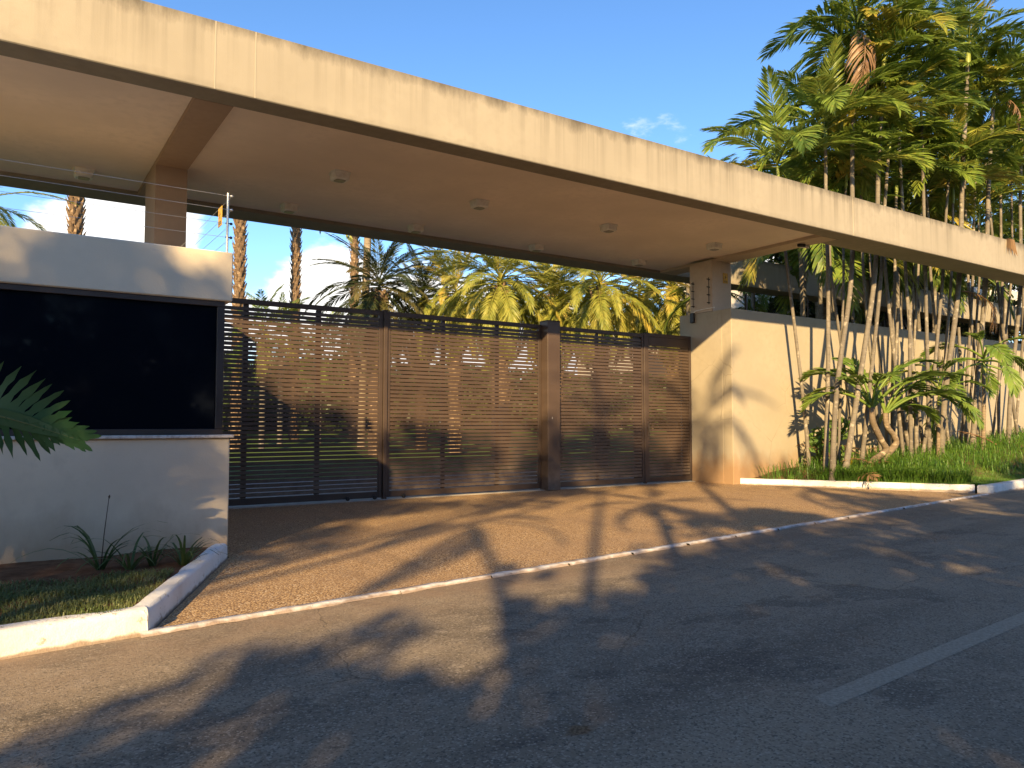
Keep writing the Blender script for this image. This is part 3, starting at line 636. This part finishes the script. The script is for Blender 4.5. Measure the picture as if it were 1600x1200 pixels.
# stems read from the photograph: base pixel, pixel where it passes the beam, its distance row Y, height, radius, own label
ST = [((1265, 735), (1228, 400), 11.45, 7.0, .05, 'lone thin palm stem leaning towards the canopy column, first of the clump'),
      ((1289, 739), (1294, 440), 10.8, 7.9, .065, 'straight upright palm stem next to the lone leaning thin one'),
      ((1300, 739), (1331, 425), 10.4, 10.4, .075, 'tall grey palm leaning away from the canopy, with a hanging brown dead frond'),
      ((1318, 731), (1368, 420), 10.4, 10.1, .088, 'thick pale palm stem leaning strongly away from the canopy'),
      ((1345, 722), (1376, 440), 10.55, 8.2, .06, 'thin palm stem just behind the crooked small palms'),
      ((1432, 700), (1416, 440), 10.6, 9.0, .065, 'palm stem leaning towards the gate right of the crooked palms'),
      ((1452, 700), (1446, 430), 10.45, 10.8, .07, 'straight vertical pale palm in the middle of the clump'),
      ((1440, 712), (1472, 445), 10.5, 8.0, .065, 'palm with a yellow-green upper stem leaning off the middle one'),
      ((1470, 702), (1498, 445), 10.45, 11.4, .088, 'thick tall palm leaning to the far end of the wall'),
      ((1519, 697), (1540, 440), 10.5, 10.6, .09, 'thick leaning palm with a brown withered frond hanging low'),
      ((1576, 690), (1594, 450), 10.6, 11.4, .075, 'palm stem at the far end crossing a thinner one low down'),
      ((1562, 688), (1566, 440), 11.1, 8.6, .055, None),
      ((1395, 712), (1398, 440), 11.3, 7.6, .055, None), ((1378, 715), (1350, 440), 11.2, 8.8, .055, None), ((1330, 735), (1300, 440), 11.5, 6.9, .045, None),
      ((1408, 712), (1434, 440), 11.3, 7.3, .05, None), ((1483, 700), (1455, 440), 11.4, 8.2, .05, None), ((1500, 698), (1520, 440), 11.3, 9.2, .055, None),
      ((1536, 694), (1513, 440), 11.2, 10.2, .06, None), ((1549, 690), (1580, 440), 11.4, 9.6, .055, None), ((1592, 684), (1558, 440), 11.0, 10.8, .062, None),
      ((1310, 737), (1318, 440), 11.0, 7.2, .05, None), ((1424, 708), (1385, 440), 10.9, 9.6, .058, None), ((1466, 704), (1486, 440), 10.9, 7.6, .05, None),
      ((1510, 697), (1530, 440), 11.5, 7.6, .05, None), ((1388, 714), (1362, 440), 11.6, 7.4, .045, None), ((1585, 686), (1605, 440), 11.3, 8.4, .05, None)]
for i, (b, tp, Y, Hh, r_, lab) in enumerate(ST):
    B = onY(b[0], b[1], Y-.05); B = Vector((B.x, Y-.05, zR(B.x, Y)-.04)); T = onY(tp[0], tp[1], Y)
    s_ = (T-B)/(T.z-B.z); mid = s_*(2.2-B.z)+Vector((random.uniform(-.1, .1), random.uniform(-.06, .06), 0)); q1 = s_*(T.z-B.z)
    s2 = Vector((s_.x*.45+random.uniform(-.05, .05), s_.y*.5, 1)); q2 = q1+s2*(Hh-T.z)*.5; q3 = q1+s2*(Hh-T.z)+Vector((random.uniform(-.15, .15), 0, 0))
    r_ *= random.uniform(.68, .88); slender(B, [(0, 0, 0), mid, q1, q2, q3], r_, r_*.72, lab or GL, None if lab else GG, nf=random.choice((13, 14, 15)), scale=random.uniform(.85, 1.12), dead=1 if i in (2, 9, 13) else 0)
# the withered frond low on the thick leaning palm
p_ = onY(1503, 455, 10.4); o = bpy.data.objects.new('dead_frond', FX[1])
for q in COL.objects:
    if q.get('label', '').startswith('thick leaning palm with a brown'): link(o, q); o.location = p_-q.location; o.rotation_euler = (.2, .1, -.6); o.scale = (.8,)*3; break
# bare or cut stems leaning in the clump
for i in range(9):
    x_ = random.choice((1322, 1352, 1402, 1420, 1445, 1475, 1508, 1530, 1585))+random.uniform(-8, 8); Y = random.uniform(10.3, 11.6)
    B = onY(x_, 705, Y); B = Vector((B.x, Y, zR(B.x, Y)-.03)); ln = random.uniform(-.18, .18); hh = random.uniform(2.2, 4.2)
    t = thing('palm_stem', 'bare thin palm stem without leaves leaning among the clumping palms', 'palm', B, 0, 'bare stems in the palm clump')
    trunk_mb([(0, 0, 0), (ln*hh*.5, .02, hh*.5), (ln*hh, .0, hh)], .05, .038, 8, 12)[0].build('trunk', 'bark_areca', t, world=False)
for i in range(11):
    x_ = random.uniform(1290, 1590); Y = random.uniform(10.0, 11.4); B = onY(x_, 705, Y)
    t = thing('dry_frond', 'dry brown fallen palm frond lying at the feet of the stems', 'frond', (B.x, Y, zR(B.x, Y)+random.uniform(.03, .25)), random.uniform(0, 6.28), 'fallen fronds in the palm bed')
    o = bpy.data.objects.new('blade', FY[i % 2]); link(o, t); o.rotation_euler = (random.uniform(-.4, .4), -random.uniform(.1, .6), 0); o.scale = (random.uniform(.5, .8),)*3
# palms on the garden side of the wall, filling the clump's back
for i in range(44):
    X = random.uniform(18.2, 34); Y = random.uniform(12.7, 14.1) if i % 2 else random.uniform(15.6, 19); hh = random.uniform(5.0, 8.4)+(X-17)*.09
    slender((X, Y, -.03), [(0, 0, 0), (random.uniform(-.2, .2), 0, hh*.5), (random.uniform(-.4, .4), random.uniform(-.2, .2), hh)], .075, .055, 'tall clumping palm rooted behind the cream boundary wall', 'clumping palms behind the boundary wall', nf=9, scale=random.uniform(1., 1.3), fr=FN if i % 3 else FA)

# the small twin palm with crooked stems in front of the clump
def chain(px, Y): return [onY(a, b, Y) for a, b in px]
for i, (px, lab, fl) in enumerate(((((1346, 733), (1366, 719), (1384, 704), (1376, 686), (1364, 659), (1362.6, 636)), 'small palm with a crooked ringed stem leaning left at the clump front', [(2.56, 1.05), (2.1, 1.2), (3.2, .95), (-.6, 1.25), (3.9, 1.1), (1.2, 1.3), (2.8, .6), (2.35, .8), (-1.0, .9)]),
                                 (((1372, 722), (1387, 709), (1400, 693), (1396, 680), (1386, 666), (1383, 645)), 'small palm with an S-curved stem beside the crooked leaning one', [(-.5, .75), (-.1, 1.05), (-1.1, 1.0), (2.6, 1.3), (-.75, 1.25), (.8, 1.1), (-.3, .5), (.1, .7), (-.9, .7)]))):
    Y0 = 10.25+.1*i; P_ = chain(px, Y0); base = Vector((P_[0].x, Y0, zR(P_[0].x, Y0)-.03)); P_ = [base]+P_[1:]
    t = thing('crooked_palm', lab, 'palm', base)
    m, top, d = trunk_mb([p-base for p in P_], .085, .06, 12, 30, 1.1, .05); m.build('trunk', 'bark_twin', t, world=False)
    for j, (az, el) in enumerate(fl):
        o = bpy.data.objects.new('frond', FT[j % 3]); link(o, t); o.location = top-d*.03; o.rotation_euler = (random.uniform(-.2, .2), -el, az); s_ = random.uniform(1.05, 1.35); o.scale = (s_,)*3
# a larger young palm leaf cluster to the right
B = onY(1466, 712, 10.2); B.z = zR(B.x, 10.2)-.03
slender(B, [(0, 0, 0), (.05, 0, .7), (.12, 0, 1.35)], .05, .04, 'young leafy palm with a short green stem beside the crooked palms', None, nf=11, scale=1.0, shaft=.3, fr=FT, bark='bark_twin')
B = onY(1536, 700, 10.2); B.z = zR(B.x, 10.2)-.03
slender(B, [(0, 0, 0), (.1, 0, 1.), (.16, 0, 2.1)], .055, .045, 'bright young palm with arching fronds right of the crooked palms', None, nf=11, scale=1.1, shaft=.3, fr=FT, bark='bark_twin')

# ------------------------------------------------------------------ background palms in the garden
def boot_palm(name, label, px, D, topz, r, bark='bark_boot', boots=150, fr=None, nf=14, scale=1., cat='palm', group=None, lean=0., bootlen=.2):
    c = atD(px, 500, D); B = Vector((c.x, c.y, -.05)); t = thing(name, label, cat, B, 0, group)
    m, top, d = trunk_mb([(0, 0, 0), (lean*.4, 0, topz*.5), (lean, 0, topz)], r, r*.9, 12, 24, 1.15, .03)
    for i in range(boots):
        f = (i+.5)/boots; z = .3+f*(topz-.3); a = i*2.39996; q = Vector((lean*f, 0, z)); o_ = Vector((math.cos(a), math.sin(a), 0)); s_ = Vector((-o_.y, o_.x, 0))
        L_ = bootlen*random.uniform(.7, 1.4); b0 = q+o_*r*.85
        m.add([b0+s_*r*.33, b0-s_*r*.33, b0+o_*L_*.55-s_*r*.16+Vector((0, 0, L_*.9)), b0+o_*L_*.55+s_*r*.16+Vector((0, 0, L_*.9)), b0+o_*L_*.2+Vector((0, 0, -L_*.35))], [(0, 1, 2, 3), (0, 4, 1), (0, 3, 4), (1, 4, 2), (2, 4, 3)])
    m.build('trunk', bark, t, world=False)
    if fr: crown(t, top, d, fr, nf, scale=scale, el0=1.35, el1=-1.05 if nf > 20 else -.6, rise=.5)
    return t
boot_palm('feather_palm', 'tall palm with a shaggy leaf-base trunk seen above the gatehouse roof', 114, 27, 12.5, .23, boots=420, fr=FP, nf=14)
boot_palm('feather_palm', 'tall palm with a rough scaly trunk next to the fence post', 373, 31, 13, .21, boots=420, fr=FP, nf=14)
boot_palm('feather_palm', 'tall palm with a narrow rough trunk behind the left sliding gate', 461, 36, 14, .20, boots=420, fr=FP, nf=14)
boot_palm('feather_palm', 'tall palm with a thin scaly trunk just left of the smooth trunk', 553, 40, 14, .2, boots=300, fr=FP, nf=12)
boot_palm('royal_palm', 'tall palm with a smooth pale trunk before the dark date palm', 566, 33, 12.2, .17, bark='bark_smooth', boots=0, fr=FP, nf=12, lean=.3)
boot_palm('date_palm', 'dark date palm with a thick boot-covered trunk over the gate', 592, 30, 6.6, .36, boots=260, fr=FD, nf=52, scale=1.05, bootlen=.2)
boot_palm('date_palm', 'dark date palm with drooping fronds beside white cloud', 660, 33, 6.6, .26, boots=160, fr=FD, nf=46, scale=1.0, bark='bark_dark', bootlen=.2)
boot_palm('date_palm', 'broad sunlit yellow-green date palm behind the middle of the gate', 782, 27, 6.2, .3, boots=160, fr=FP, nf=66, scale=1.0, bootlen=.2)
boot_palm('date_palm', 'sunlit date palm with a pineapple-shaped trunk head behind the car gate', 938, 26, 5.9, .22, boots=160, fr=FP, nf=54, scale=.95, bootlen=.28)
boot_palm('date_palm', 'sunlit golden date palm hanging over the pedestrian gate', 1052, 29, 6.3, .26, boots=160, fr=FP, nf=56, scale=1., bootlen=.2)
boot_palm('date_palm', 'sunlit date palm far behind, between the two nearer date palms', 862, 40, 8.2, .26, boots=100, fr=FP, nf=52, scale=1.15, bootlen=.2)
boot_palm('date_palm', 'sunlit leaning date palm just right of the dark pair', 712, 31, 6.5, .26, boots=120, fr=FP, nf=50, scale=.95, bootlen=.2)
boot_palm('date_palm', 'bushy sunlit date palm between the thick post and the pineapple-headed palm', 868, 28, 5.5, .24, boots=120, fr=FP, nf=48, scale=.85, bootlen=.2)
boot_palm('date_palm', 'bushy sunlit date palm left of the golden one over the pedestrian gate', 1000, 33, 6.9, .24, boots=120, fr=FP, nf=48, scale=.95, bootlen=.2)
boot_palm('date_palm', 'yellowing palm fronds above the left end of the gatehouse', -35, 22, 7.6, .24, boots=100, fr=FP, nf=22, scale=.8)
for px, D, z, lab in ((412, 30, 4.8, 'low bright green feather palm right of the rough trunk'), (440, 33, 5.2, 'low leafy green feather palm between two rough trunks'), (500, 34, 4.7, 'low arching feather palm left of the dark date palm')):
    boot_palm('garden_palm', lab, px, D, z, .12, bark='bark_areca', boots=0, fr=FN, nf=16, scale=1.0)

# fan palm and its trunk behind the wall
def fan_leaf(name, mat, n=26, L=1.1, seed=0):
    rr = random.Random(seed); m = MB(); m.tube([(0, 0, 0), (.45, 0, .03), (.9, 0, 0)], [.016, .012, .008], 5, cap=False); c = Vector((.9, 0, 0))
    for i in range(n):
        a = -2.3+4.6*i/(n-1); l = L*(1-.18*abs(a)/2.3)*rr.uniform(.9, 1.05); d = Vector((math.cos(a), math.sin(a), .12)); s_ = Vector((-d.y, d.x, 0))*.036
        q1 = c+d*l*.5; q2 = c+d*l+Vector((0, 0, -.25*l)); m.add([c, q1+s_+Vector((0, 0, .02)), q2, q1-s_-Vector((0, 0, .02))], [(0, 1, 2), (0, 2, 3)])
    return m.mesh(name, mat)
FF = [fan_leaf('fan_leaf', 'leaf_fan', seed=i) for i in range(3)]
def fan_palm(label, loc, h, r, n, scale, group=None):
    t = thing('fan_palm', label, 'palm', loc, 0, group); m, top, d = trunk_mb([(0, 0, 0), (.05, 0, h*.5), (0, 0, h)], r, r*.85, 12, 20); m.build('trunk', 'bark_smooth', t, world=False)
    az = 0
    for i in range(n):
        az += 2.4; el = 1.2-1.9*i/n; o = bpy.data.objects.new('fan_leaf', FF[i % 3]); link(o, t); o.location = top; o.rotation_euler = (random.uniform(-.3, .3), -el, az); o.scale = (scale,)*3
p_ = onY(1281, 480, 15.9); fan_palm('fan palm with a thick pale trunk and dark stiff leaves behind the wall', (p_.x, 15.9, -.05), 8.6, .2, 26, 1.25)
for px, D, h in ((1210, 60, 10.2), (1236, 62, 9.8)):
    c = atD(px, 480, D); fan_palm('small distant fan palm seen between the wall top and the rear beam', (c.x, c.y, -.05), h, .22, 26, 1.5, 'distant fan palms')

# ------------------------------------------------------------------ buildings behind
def house(name, label, loc): return thing(name, label, 'house', loc)
c = atD(1010, 515, 64)
h1 = house('garden_house', 'low cream house with a flat roof behind the date palms', (c.x+4, c.y+2, 0))
X0, Y0 = c.x-1, c.y
bx(X0, X0+16, Y0, Y0+8, -.05, 8.4, bev=.02).build('wall', 'plaster_far', h1)
bx(X0-.6, X0+16.6, Y0-.7, Y0+8.6, 8.41, 9.2, bev=.02).build('roof', 'plaster_pale', h1)
for i in range(4): bx(X0+1+i*3.6, X0+3.6+i*3.6, Y0-.03, Y0+.02, 4.2, 7.2).build('window', 'far_glass', h1)
h2 = house('neighbour_house', 'pale modern house with stacked boxes and dark gaps behind the palms', (36, 21, 0))
bx(28.5, 46, 20, 27, -.05, 5.6, bev=.02).build('wall', 'plaster_pale', h2)
bx(27.5, 47, 18.6, 27.5, 6.6, 8.3, bev=.02).build('roof', 'plaster_pale', h2)
bx(28.9, 46, 20.3, 26.9, 5.602, 6.598).build('window_band', 'far_glass', h2)
for i in range(7): bx(31+i*1.9, 32.4+i*1.9, 19.95, 20.01, 3.4, 5.1).build('window', 'far_glass', h2)
h3 = house('garden_pavilion', 'small cream block seen between the wall top and the rear beam', (31, 27, 0))
c = atD(1158, 470, 38); bx(c.x-1.1, c.x+.9, c.y, c.y+4, -.05, 7.3, bev=.02).build('wall', 'plaster_far', h3); bx(c.x-1.3, c.x+1.1, c.y-.2, c.y+4.2, 7.302, 7.45).build('roof', 'plaster_pale', h3)
c = atD(1290, 492, 32); h4 = thing('garden_wall', 'low grey wall top beyond the cream boundary wall', 'wall', (c.x, c.y, 0))
bx(c.x-2.2, c.x+16, c.y, c.y+.3, -.05, 5.75, bev=.02).build('wall', 'plaster_pale', h4)

# ------------------------------------------------------------------ leafy trees and shrubs
def leaf_cloud(cs, n, size, seed):
    """leaf quads scattered in ellipsoid clumps (centre, radii)"""
    g = np.random.default_rng(seed); V, F = [], []; tot = sum(r[0]*r[1]*r[2] for _, r in cs)
    allp = []
    for c_, r in cs:
        k_ = max(8, int(n*r[0]*r[1]*r[2]/tot)); d = g.normal(size=(k_, 3)); d /= np.linalg.norm(d, axis=1)[:, None]; rad = g.uniform(.25, 1, (k_, 1))**.5
        allp.append(np.array(c_)+d*rad*np.array(r))
    P_ = np.concatenate(allp); k_ = len(P_); a = g.normal(size=(k_, 3)); a /= np.linalg.norm(a, axis=1)[:, None]; b = g.normal(size=(k_, 3)); b -= a*(a*b).sum(1)[:, None]; b /= np.linalg.norm(b, axis=1)[:, None]
    s_ = g.uniform(.6, 1.3, (k_, 1))*size
    V = np.stack([P_-a*s_, P_+b*s_*.42, P_+a*s_, P_-b*s_*.42], 1).reshape(-1, 3); i = np.arange(k_)*4
    return V.tolist(), np.stack([i, i+1, i+2, i+3], 1).tolist()
def leafy(name, label, cat, base, cs, n, size, trunk, bark, mat, seed, group=None):
    t = thing(name, label, cat, base, 0, group); m = MB()
    h = trunk[0]; m.tube([(0, 0, -.05), (.1, .05, h*.5), (0, 0, h)], [trunk[1]*1.2, trunk[1], trunk[1]*.75], 9)
    for c_, r in cs[:9]: m.tube([(0, 0, h*.75), (c_[0]*.5, c_[1]*.5, (h*.8+c_[2])*.5), c_], [trunk[1]*.5, trunk[1]*.3, .02], 6)
    m.build('trunk', bark, t, world=False)
    V, F = leaf_cloud(cs, n, size, seed); q = MB(); q.v = V; q.f = [tuple(f) for f in F]; q.s = [False]*len(F); q.build('crown', mat, t, world=False); return t
# trees across the street, behind the camera: they shade the road and show in the dark window
def row_tree(x, y, top, rad, low, n, lab, seed, group='street trees across the road'):
    rr = random.Random(seed); cs = []
    for i in range(13):
        a = rr.uniform(0, 6.28); q = rr.uniform(0, 1)**.6; z = low+(top-low)*rr.uniform(.1, .9); s_ = (1-abs((z-low)/(top-low)-.45)*.9)
        cs.append(((math.cos(a)*rad*q*s_, math.sin(a)*rad*.8*q*s_, z), (rad*.5, rad*.45, (top-low)*.2)))
    leafy('street_tree', lab, 'tree', (x, y, .1), cs, n, .16, (low+1.2, .17), 'bark_tree', 'leaf_street', seed, group)
def htop(x):
    xs = (-14, -9, -7.2, -5.7, -4.5, -3, -1.5, 1.1, 6, 12, 26); zs = (4.8, 4.25, 4.05, 4.4, 4.5, 4.85, 5.1, 5.3, 5.4, 5.5, 5.6)
    return float(np.interp(x, xs, zs))
for i in range(21):
    x = -13+i*1.85; y = -4.2+(x+2)*.06; tp = htop(x); rr = random.Random(500+i); cs = []
    for j in range(26):
        z = .4+(tp-.75)*j/25; cs.append(((rr.uniform(-1.0, 1.0), rr.uniform(-.7, .7), z), (.75, .6, .5)))
    for j in range(7): cs.append(((rr.uniform(-1.1, 1.1), rr.uniform(-.6, .6), tp+rr.uniform(-.1, .7)), (.3, .3, .22)))
    leafy('hedge_shrub', 'tall dense dark hedge shrub on the verge across the road', 'shrub', (x, y, .1), cs, 5200, .14, (tp*.6, .06), 'bark_tree', 'leaf_street', 500+i, 'hedge across the road')
for i, (x, y, top, rad, low) in enumerate(((-1.2, -5.2, 7.3, 1.5, 5.2), (2.2, -5.0, 7.8, 1.6, 5.4), (6.0, -5.0, 7.4, 1.8, 5.6), (10.3, -4.6, 7.8, 1.8, 5.6))):
    row_tree(x, y, top, rad, low, 850, 'thin-crowned leafy tree rising out of the hedge across the road', 40+i)
rr = random.Random(9); cs = []
for j in range(40):
    x = rr.uniform(-1.6, 7.6); lo = 7.6+.28*max(0, x+1); hi = 11.3-.06*max(0, x); cs.append(((x, rr.uniform(-.9, .9), rr.uniform(lo, hi)), (.62, .6, .34)))
for j in range(26): cs.append(((rr.uniform(-2.4, .8), rr.uniform(-1, 1), rr.uniform(6.9, 11.0)), (.85, .7, .6)))
leafy('umbrella_tree', 'wide umbrella-shaped tree opposite the gatehouse, spreading over the hedge', 'tree', (-9.6, -4.4, .1), cs, 12500, .12, (6.6, .12), 'bark_tree', 'leaf_street', 71)
row_tree(-13.6, -5.0, 12.0, 2.8, 6.6, 9000, 'tallest broad leafy tree beyond the one opposite the gatehouse', 72, None)
def street_palm(x, y, top, lean, lab, nf=13, scale=1.05, tr=.11):
    t = thing('street_palm', lab, 'palm', (x, y, .08)); m, tp, d = trunk_mb([(0, 0, 0), (lean*.12, 0, top*.35), (lean*.5, 0, top*.7), (lean, 0, top)], tr, tr*.75, 10, 20, 1.2); m.build('trunk', 'bark_smooth', t, world=False)
    crown(t, tp, d, FP, nf, scale=scale*.8, el0=1.2, el1=-.6)
street_palm(-3.2, -4.0, 7.3, -2.6, 'curved palm leaning over the hedge opposite the gate', 9, .8, .075)
street_palm(-3.7, -4.1, 10.7, .2, 'tall straight palm opposite the thick gate post', 15, .72, .07)
street_palm(-1.0, -3.9, 10.6, .8, 'tall palm opposite the pedestrian gate', 15, .85)
street_palm(-2.4, -3.8, 7.5, .3, 'short palm opposite the car gate', 12, .7)
street_palm(2.6, -3.6, 7.6, .2, 'short palm opposite the boundary wall', 12, .7)

# dark leafy trees filling the ground behind the palm clump
for i, (x, y, tp) in enumerate(((24.5, 17.4, 8.2), (28., 18.2, 9.4), (32.5, 17.2, 9.8), (37, 16.6, 10.4), (30.5, 22.5, 11.), (41, 19, 11))):
    rr = random.Random(900+i); cs = [((rr.uniform(-1.9, 1.9), rr.uniform(-1.2, 1.2), rr.uniform(3.6, tp)), (.9, .8, .6)) for _ in range(26)]
    leafy('garden_tree', 'dark leafy tree filling the gaps behind the clumping palms', 'tree', (x, y, -.03), cs, 5200, .15, (4., .14), 'bark_tree', 'leaf_fan', 900+i, 'garden trees behind the palm clump')
# hedge and shrubs in the garden, seen through the slats
for i in range(40):
    x = -4+(i % 22)*2.9+random.uniform(-.6, .6)+(1.4 if i > 21 else 0); y = random.uniform(43, 47)+(7 if i > 21 else 0); cs = [((random.uniform(-1.7, 1.7), random.uniform(-.8, .8), random.uniform(.5, 3.8)), (1.5, 1.2, 1.0)) for _ in range(9)]
    leafy('garden_shrub', 'dark rounded garden shrub beyond the lawn behind the gate', 'shrub', (x, y, gl(y)-.05), cs, 1700, .34, (1.2, .08), 'bark_tree', 'leaf_fan', 100+i, 'garden shrubs behind the gate')
# small leafy plants at the wall foot
for (px, py), lab, mat, sz in (((1250, 742), 'small leafy green shrub at the foot of the cream wall', 'leaf_shrub', 1.5), ((1300, 744), 'low leafy green shrub between the palm stems', 'leaf_shrub', 1.2), ((1410, 716), 'leafy green undergrowth shrub behind the crooked palms', 'leaf_shrub', .9)):
    p_ = onZ(px, py, .13); p_.y = min(p_.y, 11.3); cs = [((random.uniform(-.28, .28)*sz, random.uniform(-.2, .2)*sz, random.uniform(.15, .75)*sz), (.17*sz, .17*sz, .13*sz)) for _ in range(9)]
    leafy('leafy_shrub', lab, 'shrub', (p_.x, p_.y, zR(p_.x, p_.y)-.02), cs, 420, .085, (.3, .012), 'bark_twin', mat, 200+px)
def tuft(name, label, base, n, L, wid, mat, el=(1.45, .7), group=None, cat='plant', stalk=None, seed=0):
    t = thing(name, label, cat, base, 0, group); rr = random.Random(seed)
    for i in range(n):
        m = MB(); a = rr.uniform(0, 6.28); e = rr.uniform(*el); l = L*rr.uniform(.6, 1.15); p = Vector((math.cos(a)*.02, math.sin(a)*.02, 0)); vs = []; K_ = 7; s_ = Vector((-math.sin(a), math.cos(a), 0))
        for j in range(K_+1):
            f = j/K_; w_ = wid*(1-.95*f**2)*.5; vs += [p+s_*w_, p-s_*w_+Vector((0, 0, .002))]; ee = e-2.0*f**1.4*rr.uniform(.8, 1.1); p = p+Vector((math.cos(a)*math.cos(ee), math.sin(a)*math.cos(ee), math.sin(ee)))*l/K_
        m.add(vs, [(2*j, 2*j+1, 2*j+3, 2*j+2) for j in range(K_)], True); m.build('blade', mat, t, world=False)
    if stalk: MB().tube([(0, 0, 0), (.02, 0, stalk*.5), (.05, .0, stalk)], [.005, .004, .003], 5).tube([(.05, 0, stalk-.01), (.052, 0, stalk+.01), (.055, 0, stalk+.025)], [.003, .009, .003], 6).build('flower_stalk', 'bark_dark', t, world=False)
    return t
for px, py, n, L, stl, lab in ((157, 893, 16, .5, .62, 'strap-leaved plant with a tall bare flower stalk in the soil bed'), (203, 891, 15, .47, None, 'arching strap-leaved plant in the middle of the soil bed'), (238, 884, 8, .36, None, 'thin sparse strap-leaved plant in the soil bed'), (287, 880, 18, .42, None, 'upright bushy strap-leaved plant nearest the white kerb')):
    p_ = onZ(px, py, .135); tuft('strap_plant', lab, (p_.x, p_.y, sv(p_.x, p_.y)-.015), n, L*1.35, .026, 'leaf_strap', seed=px, stalk=stl)
p_ = onZ(1275, 742, .13); tuft('golden_plant', 'small bright yellow leafy plant at the palm feet', (p_.x, min(p_.y, 10.9), zR(p_.x, 10.5)-.02), 16, .42, .045, 'leaf_gold', (1.5, .9), seed=5)
for i, (px, py) in enumerate(((1320, 741), (1365, 738), (1405, 735), (1440, 724), (1490, 712), (1530, 706), (1345, 743), (1285, 745))):
    p_ = onZ(px, py, .13); Y = min(p_.y, 10.6); tuft('border_grass', 'arching green grass clump along the palm bed edge', (p_.x*Y/p_.y, Y, zR(p_.x*Y/p_.y, Y)-.02), 22, .5, .02, 'grass_lush', seed=300+i, group='grass clumps along the palm bed')

# fallen leaf lying on the fascia top
p_ = onY(1575, 374, 9.3)
t = thing('fallen_frond', 'dry reddish palm leaf hanging over the canopy beam', 'leaf', (p_.x, 9.24, 6.18)); m = MB()
for a in (-.28, -.1, .12, .25): m.add([(a*.2, .1, .0), (a*.5+.02, -.03, -.02), (a+.03, -.04, -.45), (a*.5-.02, -.03, -.02)], [(0, 1, 2), (0, 2, 3)])
m.build('leaflets', 'leaf_dead', t, world=False)

# ------------------------------------------------------------------ philodendron reaching in from the left
pb = Vector((-1.0, 7.3, .12)); ph = thing('philodendron', 'large philodendron with deeply cut glossy dark leaf before the gatehouse window', 'plant', pb)
def philo_leaf(base, tip, up, size, seed):
    rr = random.Random(seed); ax = (tip-base); L = ax.length; ax.normalize(); up = (up-ax*up.dot(ax)).normalized(); nrm = ax.cross(up)
    m = MB(); N_ = 15; mid = lambda s: base+ax*L*s+nrm*(-.10*L*math.sin(s*math.pi)*.5)
    for sd in (-1, 1):
        for i in range(N_):
            s = .04+.93*i/(N_-1); c0, c1 = mid(max(0, s-.042)), mid(min(1, s+.042)); a = 1.75-1.3*s+rr.uniform(-.08, .08)
            l = size*(.55+.75*math.sin(min(1, s*1.15+.18)*math.pi)**.8)*(1 if sd > 0 else .8)*rr.uniform(.9, 1.08)
            d = ax*math.cos(a)+up*sd*math.sin(a); curl = nrm*rr.uniform(-.03, .03); w_ = .026*size/.32*(1+.3*math.sin(s*3))
            vs = []; K_ = 7; side = d.cross(nrm).normalized()
            for j in range(K_+1):
                f = j/K_; wv = w_*(1.05-.35*f if f < .75 else max(0, 1-f)*3.1)*(1+.28*math.sin(f*15+i)); c_ = (c0+c1)*.5+d*l*f+ax*(l*.22*f*f)+nrm*(.10*l*math.sin(f*2.2)*-1)+curl*f; vs += [c_+side*wv, c_-side*wv+nrm*.004, ]
            m.add(vs, [(2*j, 2*j+1, 2*j+3, 2*j+2) for j in range(K_)], True)
        # the web along the midrib
        vs = []; 
        for i in range(10):
            s = i/9; q = mid(s); vs += [q, q+(up*sd+ax*.35)*(size*.2*math.sin(min(1, s*.9+.12)*math.pi))]
        m.add(vs, [(2*j, 2*j+1, 2*j+3, 2*j+2) for j in range(9)], True)
    return m
def add_leaf(bpx, tpx, Y0, Y1, upv, size, seed):
    b, e = onY(*bpx, Y0), onY(*tpx, Y1); m = philo_leaf(b, e, Vector(upv), size, seed); o = m.build('leaf', 'leaf_philo', ph)
    ax_ = (e-b); L_ = ax_.length; nr_ = ax_.normalized().cross(Vector(upv)).normalized()
    MB().tube([b+ax_*(i/8)+nr_*(-.05*L_*math.sin(i/8*math.pi)-.004) for i in range(9)], [.010*(1-.8*i/8)+.002 for i in range(9)], 6).build('midrib', 'leaf_strap', o)
    MB().tube([pb+Vector((0, 0, .1)), (pb+b)*.5+Vector((-.05, -.05, .25)), b], [.018, .014, .011], 7).build('petiole', 'leaf_strap', ph)
add_leaf((-75, 632), (124, 688), 7.0, 6.55, (.12, -.25, 1), .31, 1)
add_leaf((-260, 560), (-120, 500), 7.2, 6.9, (.3, -.4, 1), .34, 2)
add_leaf((-330, 700), (-160, 760), 7.0, 6.5, (.2, -.4, 1), .34, 3)
